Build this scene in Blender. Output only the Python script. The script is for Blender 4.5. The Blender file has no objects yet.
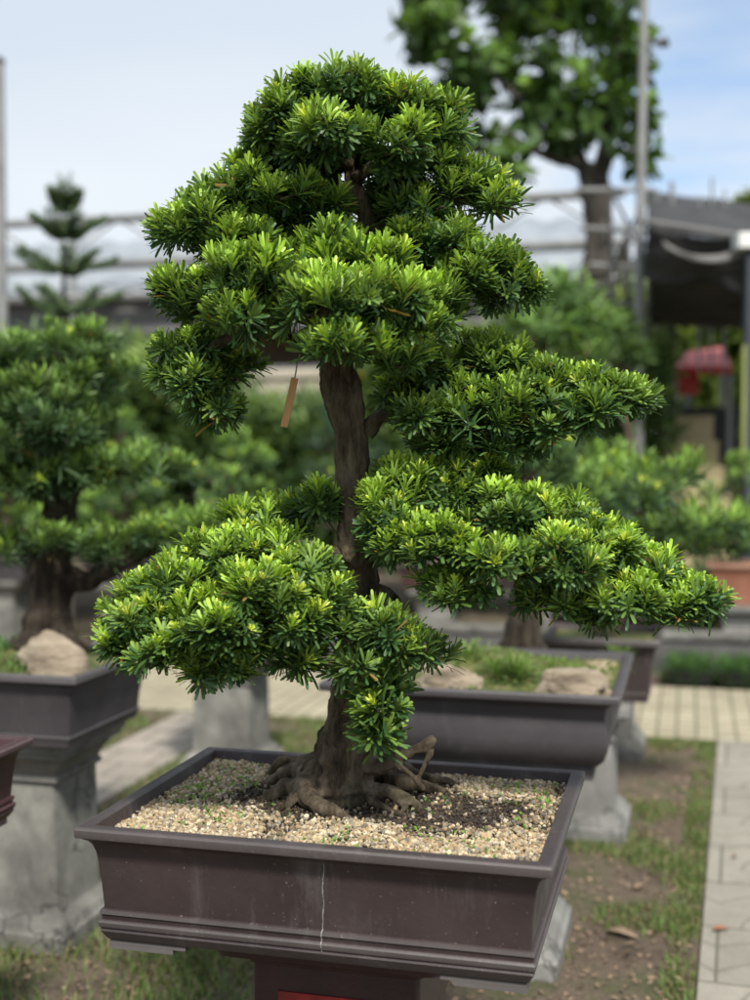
import bpy, bmesh, math, random
import numpy as np
from mathutils import Vector, noise, Matrix
random.seed(7); RNG = np.random.default_rng(11)
S = bpy.context.scene
COL = S.collection
R = math.radians
F = 1228.0; CAMH = 1.6; PITCH = R(2.15); TH = R(14.4)
XA = Vector((math.cos(TH), -math.sin(TH), 0)); YA = Vector((math.sin(TH), math.cos(TH), 0))

def ray(px, py):
    u = (px-375)/F; v = (500-py)/F
    return Vector((u, math.cos(PITCH)+v*math.sin(PITCH), -math.sin(PITCH)+v*math.cos(PITCH)))
def P(px, py, Y):
    d = ray(px, py); return Vector((0, 0, CAMH)) + d*(Y/d.y)
def G(px, py, z=0.0):
    d = ray(px, py); return Vector((0, 0, CAMH)) + d*((z-CAMH)/d.z)

# ------------------------------------------------------------------ materials
def new_mat(name):
    m = bpy.data.materials.new(name); m.use_nodes = True
    nt = m.node_tree; b = nt.nodes['Principled BSDF']
    return m, nt, b
def nd(nt, t, **kw):
    n = nt.nodes.new(t)
    for k, v in kw.items():
        if k in n.inputs.keys() if hasattr(n.inputs, 'keys') else False: n.inputs[k].default_value = v
        else: setattr(n, k, v)
    return n
def ramp(nt, fac, stops):
    r = nt.nodes.new('ShaderNodeValToRGB')
    while len(r.color_ramp.elements) < len(stops): r.color_ramp.elements.new(0.5)
    for e, (p, c) in zip(r.color_ramp.elements, stops):
        e.position = p; e.color = (c[0], c[1], c[2], 1)
    nt.links.new(fac, r.inputs['Fac']); return r.outputs['Color']
def noise_n(nt, scale, detail=5, rough=.55, vec=None, stretch=None):
    n = nt.nodes.new('ShaderNodeTexNoise'); n.inputs['Scale'].default_value = scale
    n.inputs['Detail'].default_value = detail; n.inputs['Roughness'].default_value = rough
    tc = nt.nodes.new('ShaderNodeTexCoord'); src = tc.outputs['Object'] if vec is None else vec
    if stretch:
        mp = nt.nodes.new('ShaderNodeMapping'); mp.inputs['Scale'].default_value = stretch
        nt.links.new(src, mp.inputs['Vector']); src = mp.outputs['Vector']
    nt.links.new(src, n.inputs['Vector']); return n.outputs['Fac']
def mixc(nt, fac, a, b, mode='MIX'):
    m = nt.nodes.new('ShaderNodeMix'); m.data_type = 'RGBA'; m.blend_type = mode
    for s, v in ((0, fac), (6, a), (7, b)):
        if isinstance(v, (int, float)): m.inputs[s].default_value = v
        elif isinstance(v, tuple): m.inputs[s].default_value = (*v[:3], 1)
        else: nt.links.new(v, m.inputs[s])
    return m.outputs[2]
def bump(nt, b, h, strength=.4, dist=.01):
    n = nt.nodes.new('ShaderNodeBump'); n.inputs['Strength'].default_value = strength; n.inputs['Distance'].default_value = dist
    nt.links.new(h, n.inputs['Height']); nt.links.new(n.outputs['Normal'], b.inputs['Normal'])
def simple(name, stops, scale=8, rough=.7, bstr=.3, bscale=None, bdist=.005, metal=0, stretch=None, spec=.5):
    m, nt, b = new_mat(name)
    f = noise_n(nt, scale, stretch=stretch)
    nt.links.new(ramp(nt, f, stops), b.inputs['Base Color'])
    b.inputs['Roughness'].default_value = rough; b.inputs['Metallic'].default_value = metal
    b.inputs['Specular IOR Level'].default_value = spec
    if bstr: bump(nt, b, noise_n(nt, bscale or scale*5, stretch=stretch), bstr, bdist)
    return m

def pot_mat(name, dark, light, worn, rough=.5):
    m, nt, b = new_mat(name)
    base = ramp(nt, noise_n(nt, 5, 6, .6), [(.3, dark), (.7, light)])
    # worn pale edges on upward faces of the rim: dust settled on it, and pale mineral specks
    fine = noise_n(nt, 150, 2, .6)
    speck = ramp(nt, fine, [(.70, (0, 0, 0)), (.74, (1, 1, 1))])
    c = mixc(nt, speck, base, worn)
    scr = noise_n(nt, 9, 7, .7)
    c = mixc(nt, ramp(nt, scr, [(.58, (0, 0, 0)), (.80, (.35, .35, .35))]), c, worn)
    wat = noise_n(nt, 7, 8, .75, stretch=(1.6, 1.6, .35))
    c = mixc(nt, ramp(nt, wat, [(.54, (0, 0, 0)), (.70, (.32, .32, .32))]), c, tuple(x*1.1 for x in worn))
    geo = nt.nodes.new('ShaderNodeNewGeometry')
    pt = ramp(nt, geo.outputs['Pointiness'], [(.52, (0, 0, 0)), (.60, (.6, .6, .6))])
    c = mixc(nt, pt, c, worn)
    nt.links.new(c, b.inputs['Base Color'])
    rr = ramp(nt, noise_n(nt, 9, 4), [(.3, (rough-.08,)*3), (.7, (rough+.15,)*3)])
    nt.links.new(rr, b.inputs['Roughness'])
    bump(nt, b, noise_n(nt, 60, 6, .6), .25, .003)
    return m
M = {}
M['clay'] = pot_mat('dark brown clay', (.027, .018, .018), (.048, .032, .031), (.15, .14, .135))
M['clay2'] = pot_mat('charcoal clay', (.036, .032, .036), (.058, .052, .056), (.14, .13, .13), .55)
M['maroon'] = pot_mat('maroon glazed clay', (.045, .018, .02), (.075, .032, .034), (.2, .15, .15), .38)
M['terracotta'] = pot_mat('terracotta', (.22, .085, .05), (.32, .13, .08), (.4, .28, .2), .8)

def concrete(name, a, b2, dark_tone, sc=3.0):
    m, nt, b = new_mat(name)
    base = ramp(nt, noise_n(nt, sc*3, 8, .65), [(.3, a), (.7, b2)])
    st = ramp(nt, noise_n(nt, sc*1.2, 6, .6, stretch=(1, 1, .45)), [(.48, (0, 0, 0)), (.66, (.75, .75, .75))])  # random darker blotches, drawn out vertically by the stretched noise
    c = mixc(nt, st, base, dark_tone)
    v = nt.nodes.new('ShaderNodeTexVoronoi'); v.feature = 'DISTANCE_TO_EDGE'; v.inputs['Scale'].default_value = 9
    tc = nt.nodes.new('ShaderNodeTexCoord'); n2 = nt.nodes.new('ShaderNodeTexNoise'); n2.inputs['Scale'].default_value = 7
    nt.links.new(tc.outputs['Object'], n2.inputs['Vector'])
    mv = mixc(nt, .22, tc.outputs['Object'], n2.outputs['Color'])
    nt.links.new(mv, v.inputs['Vector'])
    cr = ramp(nt, v.outputs['Distance'], [(.0, (.95,)*3), (.05, (0, 0, 0))])
    msk = ramp(nt, noise_n(nt, 2.3, 2), [(.5, (0, 0, 0)), (.58, (1, 1, 1))])
    c = mixc(nt, mixc(nt, 1.0, cr, msk, 'MULTIPLY'), c, tuple(x*.6 for x in dark_tone))
    nt.links.new(c, b.inputs['Base Color']); b.inputs['Roughness'].default_value = .85
    bump(nt, b, noise_n(nt, 70, 6, .6), .35, .004)
    return m
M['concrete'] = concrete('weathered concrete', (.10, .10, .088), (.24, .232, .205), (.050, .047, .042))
M['concrete_light'] = concrete('pale concrete', (.17, .168, .155), (.27, .265, .245), (.10, .098, .09))
M['wood_maroon'] = simple('dark red lacquered stand', [(.3, (.022, .010, .011)), (.7, (.045, .018, .018))], 12, .45, .3)
M['red'] = simple('red paint', [(.35, (.16, .012, .010)), (.65, (.34, .022, .018))], 22, .5, .1)

def bark_mat(name, a, b2, c3, sc=1.0):
    m, nt, b = new_mat(name)
    n1 = noise_n(nt, 26*sc, 8, .7, stretch=(1, 1, .28))
    c = ramp(nt, n1, [(.36, a), (.50, b2), (.66, c3)])
    li = ramp(nt, noise_n(nt, 11*sc, 5), [(.60, (0, 0, 0)), (.72, (.5, .5, .5))])
    c = mixc(nt, li, c, (.10, .105, .055))
    nt.links.new(c, b.inputs['Base Color']); b.inputs['Roughness'].default_value = .9
    b.inputs['Specular IOR Level'].default_value = .25
    bump(nt, b, noise_n(nt, 75*sc, 8, .8, stretch=(1, 1, .25)), 1.0, .012/sc)
    return m
M['bark'] = bark_mat('bark', (.026, .019, .012), (.115, .088, .057), (.25, .205, .14))
M['bark_dark'] = bark_mat('dark bark', (.018, .013, .009), (.045, .034, .024), (.09, .073, .052))
M['root'] = bark_mat('root bark', (.04, .030, .020), (.11, .085, .057), (.20, .165, .115))
M['bark_far'] = bark_mat('pale bark', (.08, .068, .055), (.15, .13, .11), (.22, .2, .17), .25)

def leaf_mat(name, trans=.3, rough=.38):
    m, nt, b = new_mat(name)
    a = nt.nodes.new('ShaderNodeAttribute'); a.attribute_name = 'col'
    nv = noise_n(nt, 30, 3)
    c = mixc(nt, ramp(nt, nv, [(.3, (0, 0, 0)), (.7, (.35, .35, .35))]), a.outputs['Color'], (.05, .09, .02), 'MIX')
    nt.links.new(a.outputs['Color'], b.inputs['Base Color'])
    b.inputs['Roughness'].default_value = rough; b.inputs['Specular IOR Level'].default_value = .45
    t = nt.nodes.new('ShaderNodeBsdfTranslucent')
    br = mixc(nt, 1.0, a.outputs['Color'], (1.35, 1.25, .7), 'MULTIPLY')
    nt.links.new(br, t.inputs['Color'])
    mx = nt.nodes.new('ShaderNodeMixShader'); mx.inputs[0].default_value = trans
    nt.links.new(b.outputs[0], mx.inputs[1]); nt.links.new(t.outputs[0], mx.inputs[2])
    nt.links.new(mx.outputs[0], nt.nodes['Material Output'].inputs['Surface'])
    return m
M['leaf'] = leaf_mat('podocarpus leaf', .3, .46)
M['leaf_soft'] = leaf_mat('soft leaf', .3, .5)
M['grass'] = leaf_mat('grass blade', .3, .6)
def attr_mat(name, rough=.85):
    m, nt, b = new_mat(name)
    a = nt.nodes.new('ShaderNodeAttribute'); a.attribute_name = 'col'
    c = mixc(nt, .5, a.outputs['Color'], ramp(nt, noise_n(nt, 300, 3), [(.3, (.45, .45, .45)), (.7, (1, 1, 1))]), 'MULTIPLY')
    nt.links.new(c, b.inputs['Base Color']); b.inputs['Roughness'].default_value = rough
    return m
M['pebble'] = attr_mat('pebble')
M['soil'] = simple('potting soil', [(.3, (.018, .012, .008)), (.7, (.06, .042, .028))], 60, .95, .8, 200, .006)
M['soil_light'] = simple('gritty soil', [(.3, (.10, .085, .055)), (.7, (.26, .21, .14))], 70, .95, .8, 200, .006)
M['moss'] = simple('mossy soil', [(.35, (.05, .075, .015)), (.55, (.11, .12, .03)), (.72, (.22, .18, .10))], 22, .95, .8, 150, .008)
M['rock'] = simple('rock', [(.3, (.13, .10, .07)), (.5, (.26, .21, .15)), (.72, (.38, .32, .24))], 7, .9, .7, 30, .01, stretch=(1, 1, 3))
M['metal'] = simple('grey galvanised metal', [(.3, (.20, .20, .20)), (.7, (.32, .32, .31))], 4, .55, .1, metal=.3)
M['metal_dark'] = simple('dark weathered metal', [(.3, (.05, .048, .045)), (.7, (.10, .095, .09))], 4, .6, .1)
M['plastic_roof'] = simple('milky plastic sheeting', [(.3, (.20, .225, .25)), (.7, (.31, .335, .36))], 1.2, .5, .15, 3, .05)
M['net'] = simple('black shade net', [(.3, (.018, .018, .02)), (.7, (.05, .05, .05))], 3, .9, .4, 9, .05)
M['net_grey'] = simple('faded grey net', [(.3, (.10, .10, .10)), (.7, (.19, .185, .18))], 2, .9, .3, 9, .05)
M['white'] = simple('white paint', [(.3, (.68, .68, .66)), (.7, (.80, .80, .78))], 4, .5, .1)
M['brown_wall'] = simple('brown boards', [(.3, (.10, .09, .075)), (.7, (.20, .18, .15))], 3, .9, .3, 9, .03, stretch=(1, 1, 4))
M['red_cloth'] = simple('faded red cloth', [(.3, (.42, .10, .10)), (.7, (.55, .17, .16))], 4, .8, .2)
M['red_deep'] = simple('deep red cloth', [(.3, (.35, .015, .02)), (.7, (.45, .03, .035))], 4, .8, .2)
M['black'] = simple('black board', [(.3, (.006, .006, .007)), (.7, (.015, .015, .016))], 4, .7, .1)
M['stone_yellow'] = simple('yellow sandstone', [(.3, (.34, .28, .15)), (.7, (.50, .42, .25))], 5, .9, .4, 40, .01)
M['beige_wall'] = simple('beige plaster', [(.3, (.38, .33, .25)), (.7, (.48, .43, .34))], 2, .9, .2)
M['yellow_paint'] = simple('yellow green paint', [(.3, (.24, .28, .07)), (.7, (.34, .37, .11))], 4, .6, .1)
M['post_dark'] = simple('dark blue grey post', [(.3, (.03, .035, .045)), (.7, (.05, .055, .07))], 4, .6, .1)
M['wood_tag'] = simple('bamboo slip', [(.3, (.30, .14, .045)), (.5, (.42, .22, .08)), (.7, (.50, .29, .12))], 30, .7, .4, 120, .002, stretch=(1, 1, .12))
M['white_chalk'] = simple('white mineral deposit', [(.3, (.26, .26, .24)), (.7, (.46, .46, .42))], 60, .95, .5)
M['dead_leaf'] = simple('dry leaf', [(.3, (.34, .14, .06)), (.7, (.50, .26, .13))], 20, .8, .3)
M['dead_leaf_brown'] = simple('brown dry leaf', [(.3, (.20, .13, .08)), (.7, (.34, .25, .17))], 20, .8, .3)

def ground_mat():
    m, nt, b = new_mat('bare earth and moss')
    n1 = noise_n(nt, 3.2, 8, .68)
    c = ramp(nt, n1, [(.32, (.085, .060, .040)), (.48, (.15, .112, .078)), (.58, (.10, .095, .045)), (.70, (.065, .085, .025))])
    f = noise_n(nt, 55, 5, .7)
    c = mixc(nt, .75, c, ramp(nt, f, [(.3, (.35, .35, .35)), (.5, (.95, .95, .95)), (.7, (1.6, 1.5, 1.4))]), 'MULTIPLY')
    nt.links.new(c, b.inputs['Base Color']); b.inputs['Roughness'].default_value = .95
    bump(nt, b, noise_n(nt, 40, 8, .7), .8, .03)
    return m
M['ground'] = ground_mat()

def paver_mat(name, a, b2, joint, bw, bh, rings=False, mortar=.01, offset=.5):
    m, nt, b = new_mat(name)
    tc = nt.nodes.new('ShaderNodeTexCoord')
    br = nt.nodes.new('ShaderNodeTexBrick'); br.inputs['Scale'].default_value = 1
    br.inputs['Brick Width'].default_value = bw; br.inputs['Row Height'].default_value = bh
    br.inputs['Mortar Size'].default_value = mortar; br.inputs['Mortar Smooth'].default_value = .3; br.offset = offset
    br.inputs['Color1'].default_value = (*a, 1); br.inputs['Color2'].default_value = (*b2, 1); br.inputs['Mortar'].default_value = (*joint, 1)
    nt.links.new(tc.outputs['Object'], br.inputs['Vector'])
    c = br.outputs['Color']
    if rings:   # cast fan grooves in each slab
        sx = nt.nodes.new('ShaderNodeSeparateXYZ'); nt.links.new(tc.outputs['Object'], sx.inputs[0])
        def mth(op, x, y=None, z=None):
            n = nt.nodes.new('ShaderNodeMath'); n.operation = op
            for i, v in enumerate((x, y, z)):
                if v is None: continue
                if isinstance(v, (int, float)): n.inputs[i].default_value = v
                else: nt.links.new(v, n.inputs[i])
            return n.outputs[0]
        fx = mth('FRACT', mth('DIVIDE', sx.outputs['X'], bw*2)); fy = mth('FRACT', mth('DIVIDE', sx.outputs['Y'], bw*2))
        fx = mth('SUBTRACT', fx, .5)
        r = mth('SQRT', mth('ADD', mth('MULTIPLY', fx, fx), mth('MULTIPLY', fy, fy)))
        g = mth('FRACT', mth('MULTIPLY', r, 4.0))
        gm = mth('LESS_THAN', mth('ABSOLUTE', mth('SUBTRACT', g, .5)), .05)
        gm = mth('MULTIPLY', gm, .55)
        c = mixc(nt, gm, c, joint)
    c = mixc(nt, .8, c, ramp(nt, noise_n(nt, 2.5, 8, .7), [(.3, (.62, .62, .60)), (.7, (1.12, 1.1, 1.08))]), 'MULTIPLY')
    c = mixc(nt, .6, c, ramp(nt, noise_n(nt, 90, 4, .7), [(.3, (.7, .7, .7)), (.7, (1.2, 1.2, 1.2))]), 'MULTIPLY')
    nt.links.new(c, b.inputs['Base Color']); b.inputs['Roughness'].default_value = .9
    bump(nt, b, br.outputs['Fac'], -.5, .01)
    return m
M['paver_grey'] = paver_mat('grey cast pavers', (.28, .26, .22), (.33, .305, .26), (.155, .145, .11), .30, .45, True, .007)
M['paver_yellow'] = paver_mat('buff pavers', (.38, .335, .24), (.44, .385, .28), (.17, .16, .10), .11, .13, False, .010, 0)
M['paver_pink'] = paver_mat('pale pinkish pavers', (.30, .265, .225), (.35, .305, .26), (.15, .135, .105), .25, .25)

# ------------------------------------------------------------------ object helpers
def link(name, me, mat=None, parent=None):
    o = bpy.data.objects.new(name, me); COL.objects.link(o)
    if mat and me is not None: me.materials.append(mat)
    if parent: o.parent = parent
    return o
def tag(o, label=None, cat=None, group=None, kind=None):
    if label: o['label'] = label
    if cat: o['category'] = cat
    if group: o['group'] = group
    if kind: o['kind'] = kind
    return o
def thing(name, label, cat, loc=(0, 0, 0), rotz=0, group=None):
    o = bpy.data.objects.new(name, None); COL.objects.link(o); o.empty_display_size = .1
    o.location = loc; o.rotation_euler = (0, 0, rotz)
    return tag(o, label, cat, group)
def copy_tree(o, parent=None):
    c = o.copy(); COL.objects.link(c)
    if parent: c.parent = parent
    for ch in [x for x in bpy.data.objects if x.parent == o]: copy_tree(ch, c)
    return c
def finish(me, ang=35):
    bm = bmesh.new(); bm.from_mesh(me)
    bmesh.ops.recalc_face_normals(bm, faces=bm.faces)
    for f in bm.faces: f.smooth = True
    for e in bm.edges:
        if len(e.link_faces) == 2 and e.calc_face_angle(0) > R(ang): e.smooth = False
    bm.to_mesh(me); bm.free()
class MB:
    def __init__(s): s.v = []; s.f = []
    def add(s, vs, fs):
        n = len(s.v); s.v += [tuple(v) for v in vs]; s.f += [tuple(i+n for i in f) for f in fs]; return s
    def box(s, c, size, rz=0, ax=None):
        hx, hy, hz = [q/2 for q in size]; cs, sn = math.cos(rz), math.sin(rz)
        vs = []
        for z in (-hz, hz):
            for x, y in ((-hx, -hy), (hx, -hy), (hx, hy), (-hx, hy)):
                vs.append((c[0]+x*cs-y*sn, c[1]+x*sn+y*cs, c[2]+z))
        return s.add(vs, [(3, 2, 1, 0), (4, 5, 6, 7), (0, 1, 5, 4), (1, 2, 6, 5), (2, 3, 7, 6), (3, 0, 4, 7)])
    def bar(s, a, b, w, n=6):
        return s.tube([a, b], [w, w], n)
    def tube(s, pts, rad, n=10, wob=0, seed=0, cap=True):
        pts = [Vector(p) for p in pts]; base = len(s.v); prev = None
        for i, p in enumerate(pts):
            t = (pts[min(i+1, len(pts)-1)]-pts[max(i-1, 0)]).normalized()
            if prev is None:
                u = t.cross(Vector((0, 1, 0.3))).normalized()
            else:
                u = (prev - t*prev.dot(t)).normalized()
            prev = u; w = t.cross(u)
            for k in range(n):
                a = 2*math.pi*k/n
                q = u*math.cos(a)+w*math.sin(a); r = rad[i]
                if wob: r *= 1+wob*noise.noise(Vector((q.x*1.5+seed, q.y*1.5, q.z*1.5+i*.35)))
                s.v.append(tuple(p+q*r))
        for i in range(len(pts)-1):
            for k in range(n):
                a = base+i*n+k; b = base+i*n+(k+1) % n
                s.f.append((a, b, b+n, a+n))
        if cap:
            s.f.append(tuple(base+k for k in range(n))[::-1]); e = base+(len(pts)-1)*n
            s.f.append(tuple(e+k for k in range(n)))
        return s
    def build(s, name, mat, parent=None, smooth=True, ang=35, loc=None):
        me = bpy.data.meshes.new(name); me.from_pydata(s.v, [], s.f); me.update()
        if smooth: finish(me, ang)
        o = link(name, me, mat, parent)
        if loc is not None: o.location = loc
        return o
def spline(pts, n=6):
    """Catmull-Rom through tuples (x,y,z,r...)"""
    a = [np.array(p, float) for p in pts]; a = [2*a[0]-a[1]]+a+[2*a[-1]-a[-2]]; out = []
    for i in range(1, len(a)-2):
        for k in range(n):
            t = k/n; p0, p1, p2, p3 = a[i-1:i+3]
            out.append(.5*((2*p1)+(-p0+p2)*t+(2*p0-5*p1+4*p2-p3)*t*t+(-p0+3*p1-3*p2+p3)*t**3))
    out.append(a[-2]); return out
def rrect(hx, hy, r, z, seg=5):
    r = max(.0005, min(r, hx*.99, hy*.99)); vs = []
    for cx, cy, a0 in ((hx-r, hy-r, 0), (-hx+r, hy-r, 90), (-hx+r, -hy+r, 180), (hx-r, -hy+r, 270)):
        for k in range(seg+1):
            a = R(a0+90*k/seg); vs.append((cx+r*math.cos(a), cy+r*math.sin(a), z))
    return vs
def loft(prof, hx, hy, r=.02, seg=5, cap0=True, cap1=True, mb=None):
    mb = mb or MB(); base = len(mb.v); n = 4*(seg+1)
    for off, z in prof: mb.v += rrect(hx+off, hy+off, r+max(off, -r*.6)*.5, z, seg)
    for i in range(len(prof)-1):
        for k in range(n):
            a = base+i*n+k; b = base+i*n+(k+1) % n
            mb.f.append((a, b, b+n, a+n))
    if cap0: mb.f.append(tuple(base+k for k in range(n))[::-1])
    if cap1: e = base+(len(prof)-1)*n; mb.f.append(tuple(e+k for k in range(n)))
    return mb

# ------------------------------------------------------------------ foliage
TPL = {
 'fine': (np.array([0, .3, .66, .93, 1.0]), np.array([.34, .78, 1.0, .92, .50])),
 'mid': (np.array([0, .6, 1.0]), np.array([.45, 1.0, .4])),
 'broad': (np.array([0, .3, .7, 1.0]), np.array([.15, .7, 1.0, .25])),
}
class Leaves:
    """collects leaves: base point, direction, up (normal), length, width, curl, colour"""
    def __init__(s, tpl='fine', fold=.25): s.t, s.w = TPL[tpl]; s.fold = fold; s.items = []
    def rosette(s, p, axis, n, L, W, cm, cy, spread=(12, 80), flush=0, young=.3, rng=RNG, curl=.25):
        axis = axis/np.linalg.norm(axis)
        h = np.array([1., 0, 0]) if abs(axis[0]) < .8 else np.array([0, 1., 0])
        u = np.cross(axis, h); u /= np.linalg.norm(u); w = np.cross(axis, u)
        k = np.arange(n); az = k*2.39996+rng.uniform(0, 6.28)+rng.normal(0, .15, n)
        q = (k+.5)/n                                  # 0 = innermost, youngest
        el = np.radians(spread[0]+(spread[1]-spread[0])*q**.8+rng.normal(0, 6, n))
        rad = np.cos(az)[:, None]*u+np.sin(az)[:, None]*w
        d = np.cos(el)[:, None]*axis+np.sin(el)[:, None]*rad
        nrm = -np.sin(el)[:, None]*-axis*1.0 - np.cos(el)[:, None]*rad   # faces the axis
        base = p-axis*(q*L*.85)[:, None]+rad*.002
        ln = L*(.62+.45*np.sin(np.clip(q*1.3+.35, 0, 1.6)))*rng.uniform(.82, 1.12, n)
        tone = rng.uniform(.8, 1.2, n)*rng.uniform(.85, 1.15)
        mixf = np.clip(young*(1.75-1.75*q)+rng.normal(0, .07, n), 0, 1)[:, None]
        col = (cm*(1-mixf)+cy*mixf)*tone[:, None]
        bad = (rng.random(n) < .012) & (q > .5); col[bad] = np.array([.26, .17, .05])
        s.items.append((base, d, nrm, ln, W*rng.uniform(.85, 1.15, n), curl*rng.uniform(.3, 1.5, n), col))
        if flush:
            m = 9; k = np.arange(m); az = k*2.39996; el = np.radians(8+50*(k+.5)/m+rng.normal(0, 6, m))
            rad = np.cos(az)[:, None]*u+np.sin(az)[:, None]*w
            d = np.cos(el)[:, None]*axis+np.sin(el)[:, None]*rad
            nrm = np.sin(el)[:, None]*axis-np.cos(el)[:, None]*rad
            yc = np.array([.55, .64, .075])*rng.uniform(.75, 1.1)
            s.items.append((p+axis*L*.15+rad*.001, d, nrm, L*.5*rng.uniform(.6, 1.1, m)*flush, np.full(m, W*.62), np.full(m, .1), np.tile(yc, (m, 1))*rng.uniform(.85, 1.15, (m, 1))))
    def build(s, name, mat, parent=None):
        B, D, N, L, W, C, K = [np.concatenate([it[i] for it in s.items]) for i in range(7)]
        n = len(B); m = len(s.t)
        side = np.cross(D, N); side /= (np.linalg.norm(side, axis=1)[:, None]+1e-9)
        V = np.empty((n, m, 3, 3)); CC = np.empty((n, m, 3, 4)); CC[..., 3] = 1
        for i in range(m):
            t = s.t[i]
            ctr = B+D*(L*t)[:, None]-N*(L*C*t*t)[:, None]
            hw = (W*.5*s.w[i])[:, None]
            V[:, i, 0] = ctr-side*hw+N*hw*s.fold; V[:, i, 1] = ctr; V[:, i, 2] = ctr+side*hw+N*hw*s.fold
            f = (.92+.16*t)
            CC[:, i, :, :3] = (K*f)[:, None, :]; CC[:, i, 1, :3] *= 1.12
        idx = np.arange(n*m*3).reshape(n, m, 3)
        Q = []
        for j in range(2):
            Q.append(np.stack([idx[:, :-1, j], idx[:, :-1, j+1], idx[:, 1:, j+1], idx[:, 1:, j]], -1).reshape(-1, 4))
        Q = np.concatenate(Q)
        return quads(name, V.reshape(-1, 3), Q, CC.reshape(-1, 4), mat, parent)
def quads(name, V, Q, C, mat, parent=None, smooth=True):
    me = bpy.data.meshes.new(name); me.vertices.add(len(V)); me.vertices.foreach_set('co', V.astype(np.float32).ravel())
    k = Q.shape[1]
    me.loops.add(Q.size); me.loops.foreach_set('vertex_index', Q.astype(np.int32).ravel())
    me.polygons.add(len(Q)); me.polygons.foreach_set('loop_start', np.arange(0, Q.size, k, dtype=np.int32))
    me.polygons.foreach_set('use_smooth', np.full(len(Q), smooth))
    me.update(calc_edges=True)
    a = me.color_attributes.new('col', 'FLOAT_COLOR', 'POINT'); a.data.foreach_set('color', np.clip(C, 0, 1).astype(np.float32).ravel())
    return link(name, me, mat, parent)

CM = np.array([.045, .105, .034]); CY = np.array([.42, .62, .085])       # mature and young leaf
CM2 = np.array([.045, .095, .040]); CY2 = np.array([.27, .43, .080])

def pad(parent, lobes, L=.038, W=.0060, nleaf=24, spacing=.027, fresh=.35, up=.75, flush=.15, tpl='fine', mat=None, cm=CM, cy=CY,
        name='foliage', origin=None, low=-.40, spread=(8, 70), inner=.35, hub=None, twig_mat=None, curl=.25):
    """one foliage pad: lobes = (centre Vector, (rx, ry, rz)); leaves on an uneven shell, twigs inside"""
    lv = Leaves(tpl); tw = MB(); o0 = Vector(origin) if origin else Vector((0, 0, 0))
    for li, (c, rr) in enumerate(lobes):
        rx, ry, rz = rr; ap = ((rx*ry)**1.6+(rx*rz)**1.6+(ry*rz)**1.6)/3
        area = 4*math.pi*ap**(1/1.6); n = int(area/spacing**2*(.62 if rx > .04 else .8))+2
        cnt = 0
        for _ in range(n*2):
            if cnt >= n: break
            g = RNG.normal(0, 1, 3); g /= np.linalg.norm(g)
            if g[2] < low and RNG.random() > .15: continue
            cnt += 1
            if noise.noise(Vector(c)*5+Vector(g)*2.6) < -.27: continue
            lump = 1+.20*noise.noise(Vector((g[0]*2.2+li*3.1, g[1]*2.2, g[2]*2.2)))
            dp = RNG.uniform(.84, 1.10) if RNG.random() > inner else RNG.uniform(.45, .85)
            q = np.array(c)+g*np.array([rx, ry, rz])*dp*lump
            ins = False
            for lj, (c2, r2) in enumerate(lobes):
                if lj != li:
                    e = (q-np.array(c2))/np.array(r2)
                    if e.dot(e) < .62: ins = True; break
            if ins and RNG.random() > .12: continue
            nn = g/np.array([rx, ry, rz]); nn /= np.linalg.norm(nn)
            ax = nn*(.95-up*.45)+np.array([0, 0, up+.05])+RNG.normal(0, .24, 3)
            if g[2] < -.15: ax = nn*.8+np.array([0, 0, .30])+RNG.normal(0, .28, 3)
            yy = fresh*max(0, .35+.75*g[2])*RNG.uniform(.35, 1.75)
            fl = RNG.uniform(.8, 1.3) if (RNG.random() < flush and g[2] > -.1 and dp > .86) else 0
            sc = RNG.uniform(.52, 1.15)
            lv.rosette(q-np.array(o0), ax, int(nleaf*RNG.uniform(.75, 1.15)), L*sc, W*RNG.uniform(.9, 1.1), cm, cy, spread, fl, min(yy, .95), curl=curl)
            if twig_mat and RNG.random() < .42:
                root = Vector(c)+Vector((RNG.normal(0, rx*.25), RNG.normal(0, ry*.25), -rz*.35))
                e = Vector(q); mid = root.lerp(e, .55)+Vector(RNG.normal(0, .008, 3))
                tw.tube([root-o0, mid-o0, e-o0], [L*.07, L*.05, L*.03], 4, cap=False)
    if lv.items:
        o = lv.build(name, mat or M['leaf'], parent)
        if tw.v: tw.build('twig', twig_mat, o, smooth=False)
        return o

def limb(mb, pts, n=10, sub=5, wob=.18, seed=0):
    sp = spline(pts, sub); mb.tube([q[:3] for q in sp], [max(.0008, q[3]) for q in sp], n, wob, seed)

# ================================================================== CAMERA, WORLD, LIGHT
cd = bpy.data.cameras.new('camera'); cam = bpy.data.objects.new('camera', cd); COL.objects.link(cam)
cam.location = (0, 0, CAMH); cam.rotation_euler = (R(90)-PITCH, 0, 0)
cd.sensor_fit = 'VERTICAL'; cd.sensor_height = 36; cd.sensor_width = 27; cd.lens = 36*F/1000
cd.clip_end = 1000; cd.clip_start = .05
cd.dof.use_dof = True; cd.dof.focus_distance = 2.36; cd.dof.aperture_fstop = 1.9; cd.dof.aperture_blades = 0
S.camera = cam
S.view_settings.view_transform = 'Standard'; S.view_settings.look = 'None'; S.view_settings.gamma = 1
S.view_settings.exposure = .42
SUN_DIR = Vector((.12, -.60, .79)).normalized()
el = math.asin(SUN_DIR.z); azi = math.atan2(SUN_DIR.x, SUN_DIR.y)
w = bpy.data.worlds.new('World'); S.world = w; w.use_nodes = True; nt = w.node_tree
bg = nt.nodes['Background']; bg.inputs['Strength'].default_value = .1
sky = nt.nodes.new('ShaderNodeTexSky'); sky.sky_type = 'NISHITA'; sky.sun_disc = False
sky.sun_elevation = el; sky.sun_rotation = azi; sky.air_density = 1.0; sky.dust_density = 1.5
tc = nt.nodes.new('ShaderNodeTexCoord')
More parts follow.
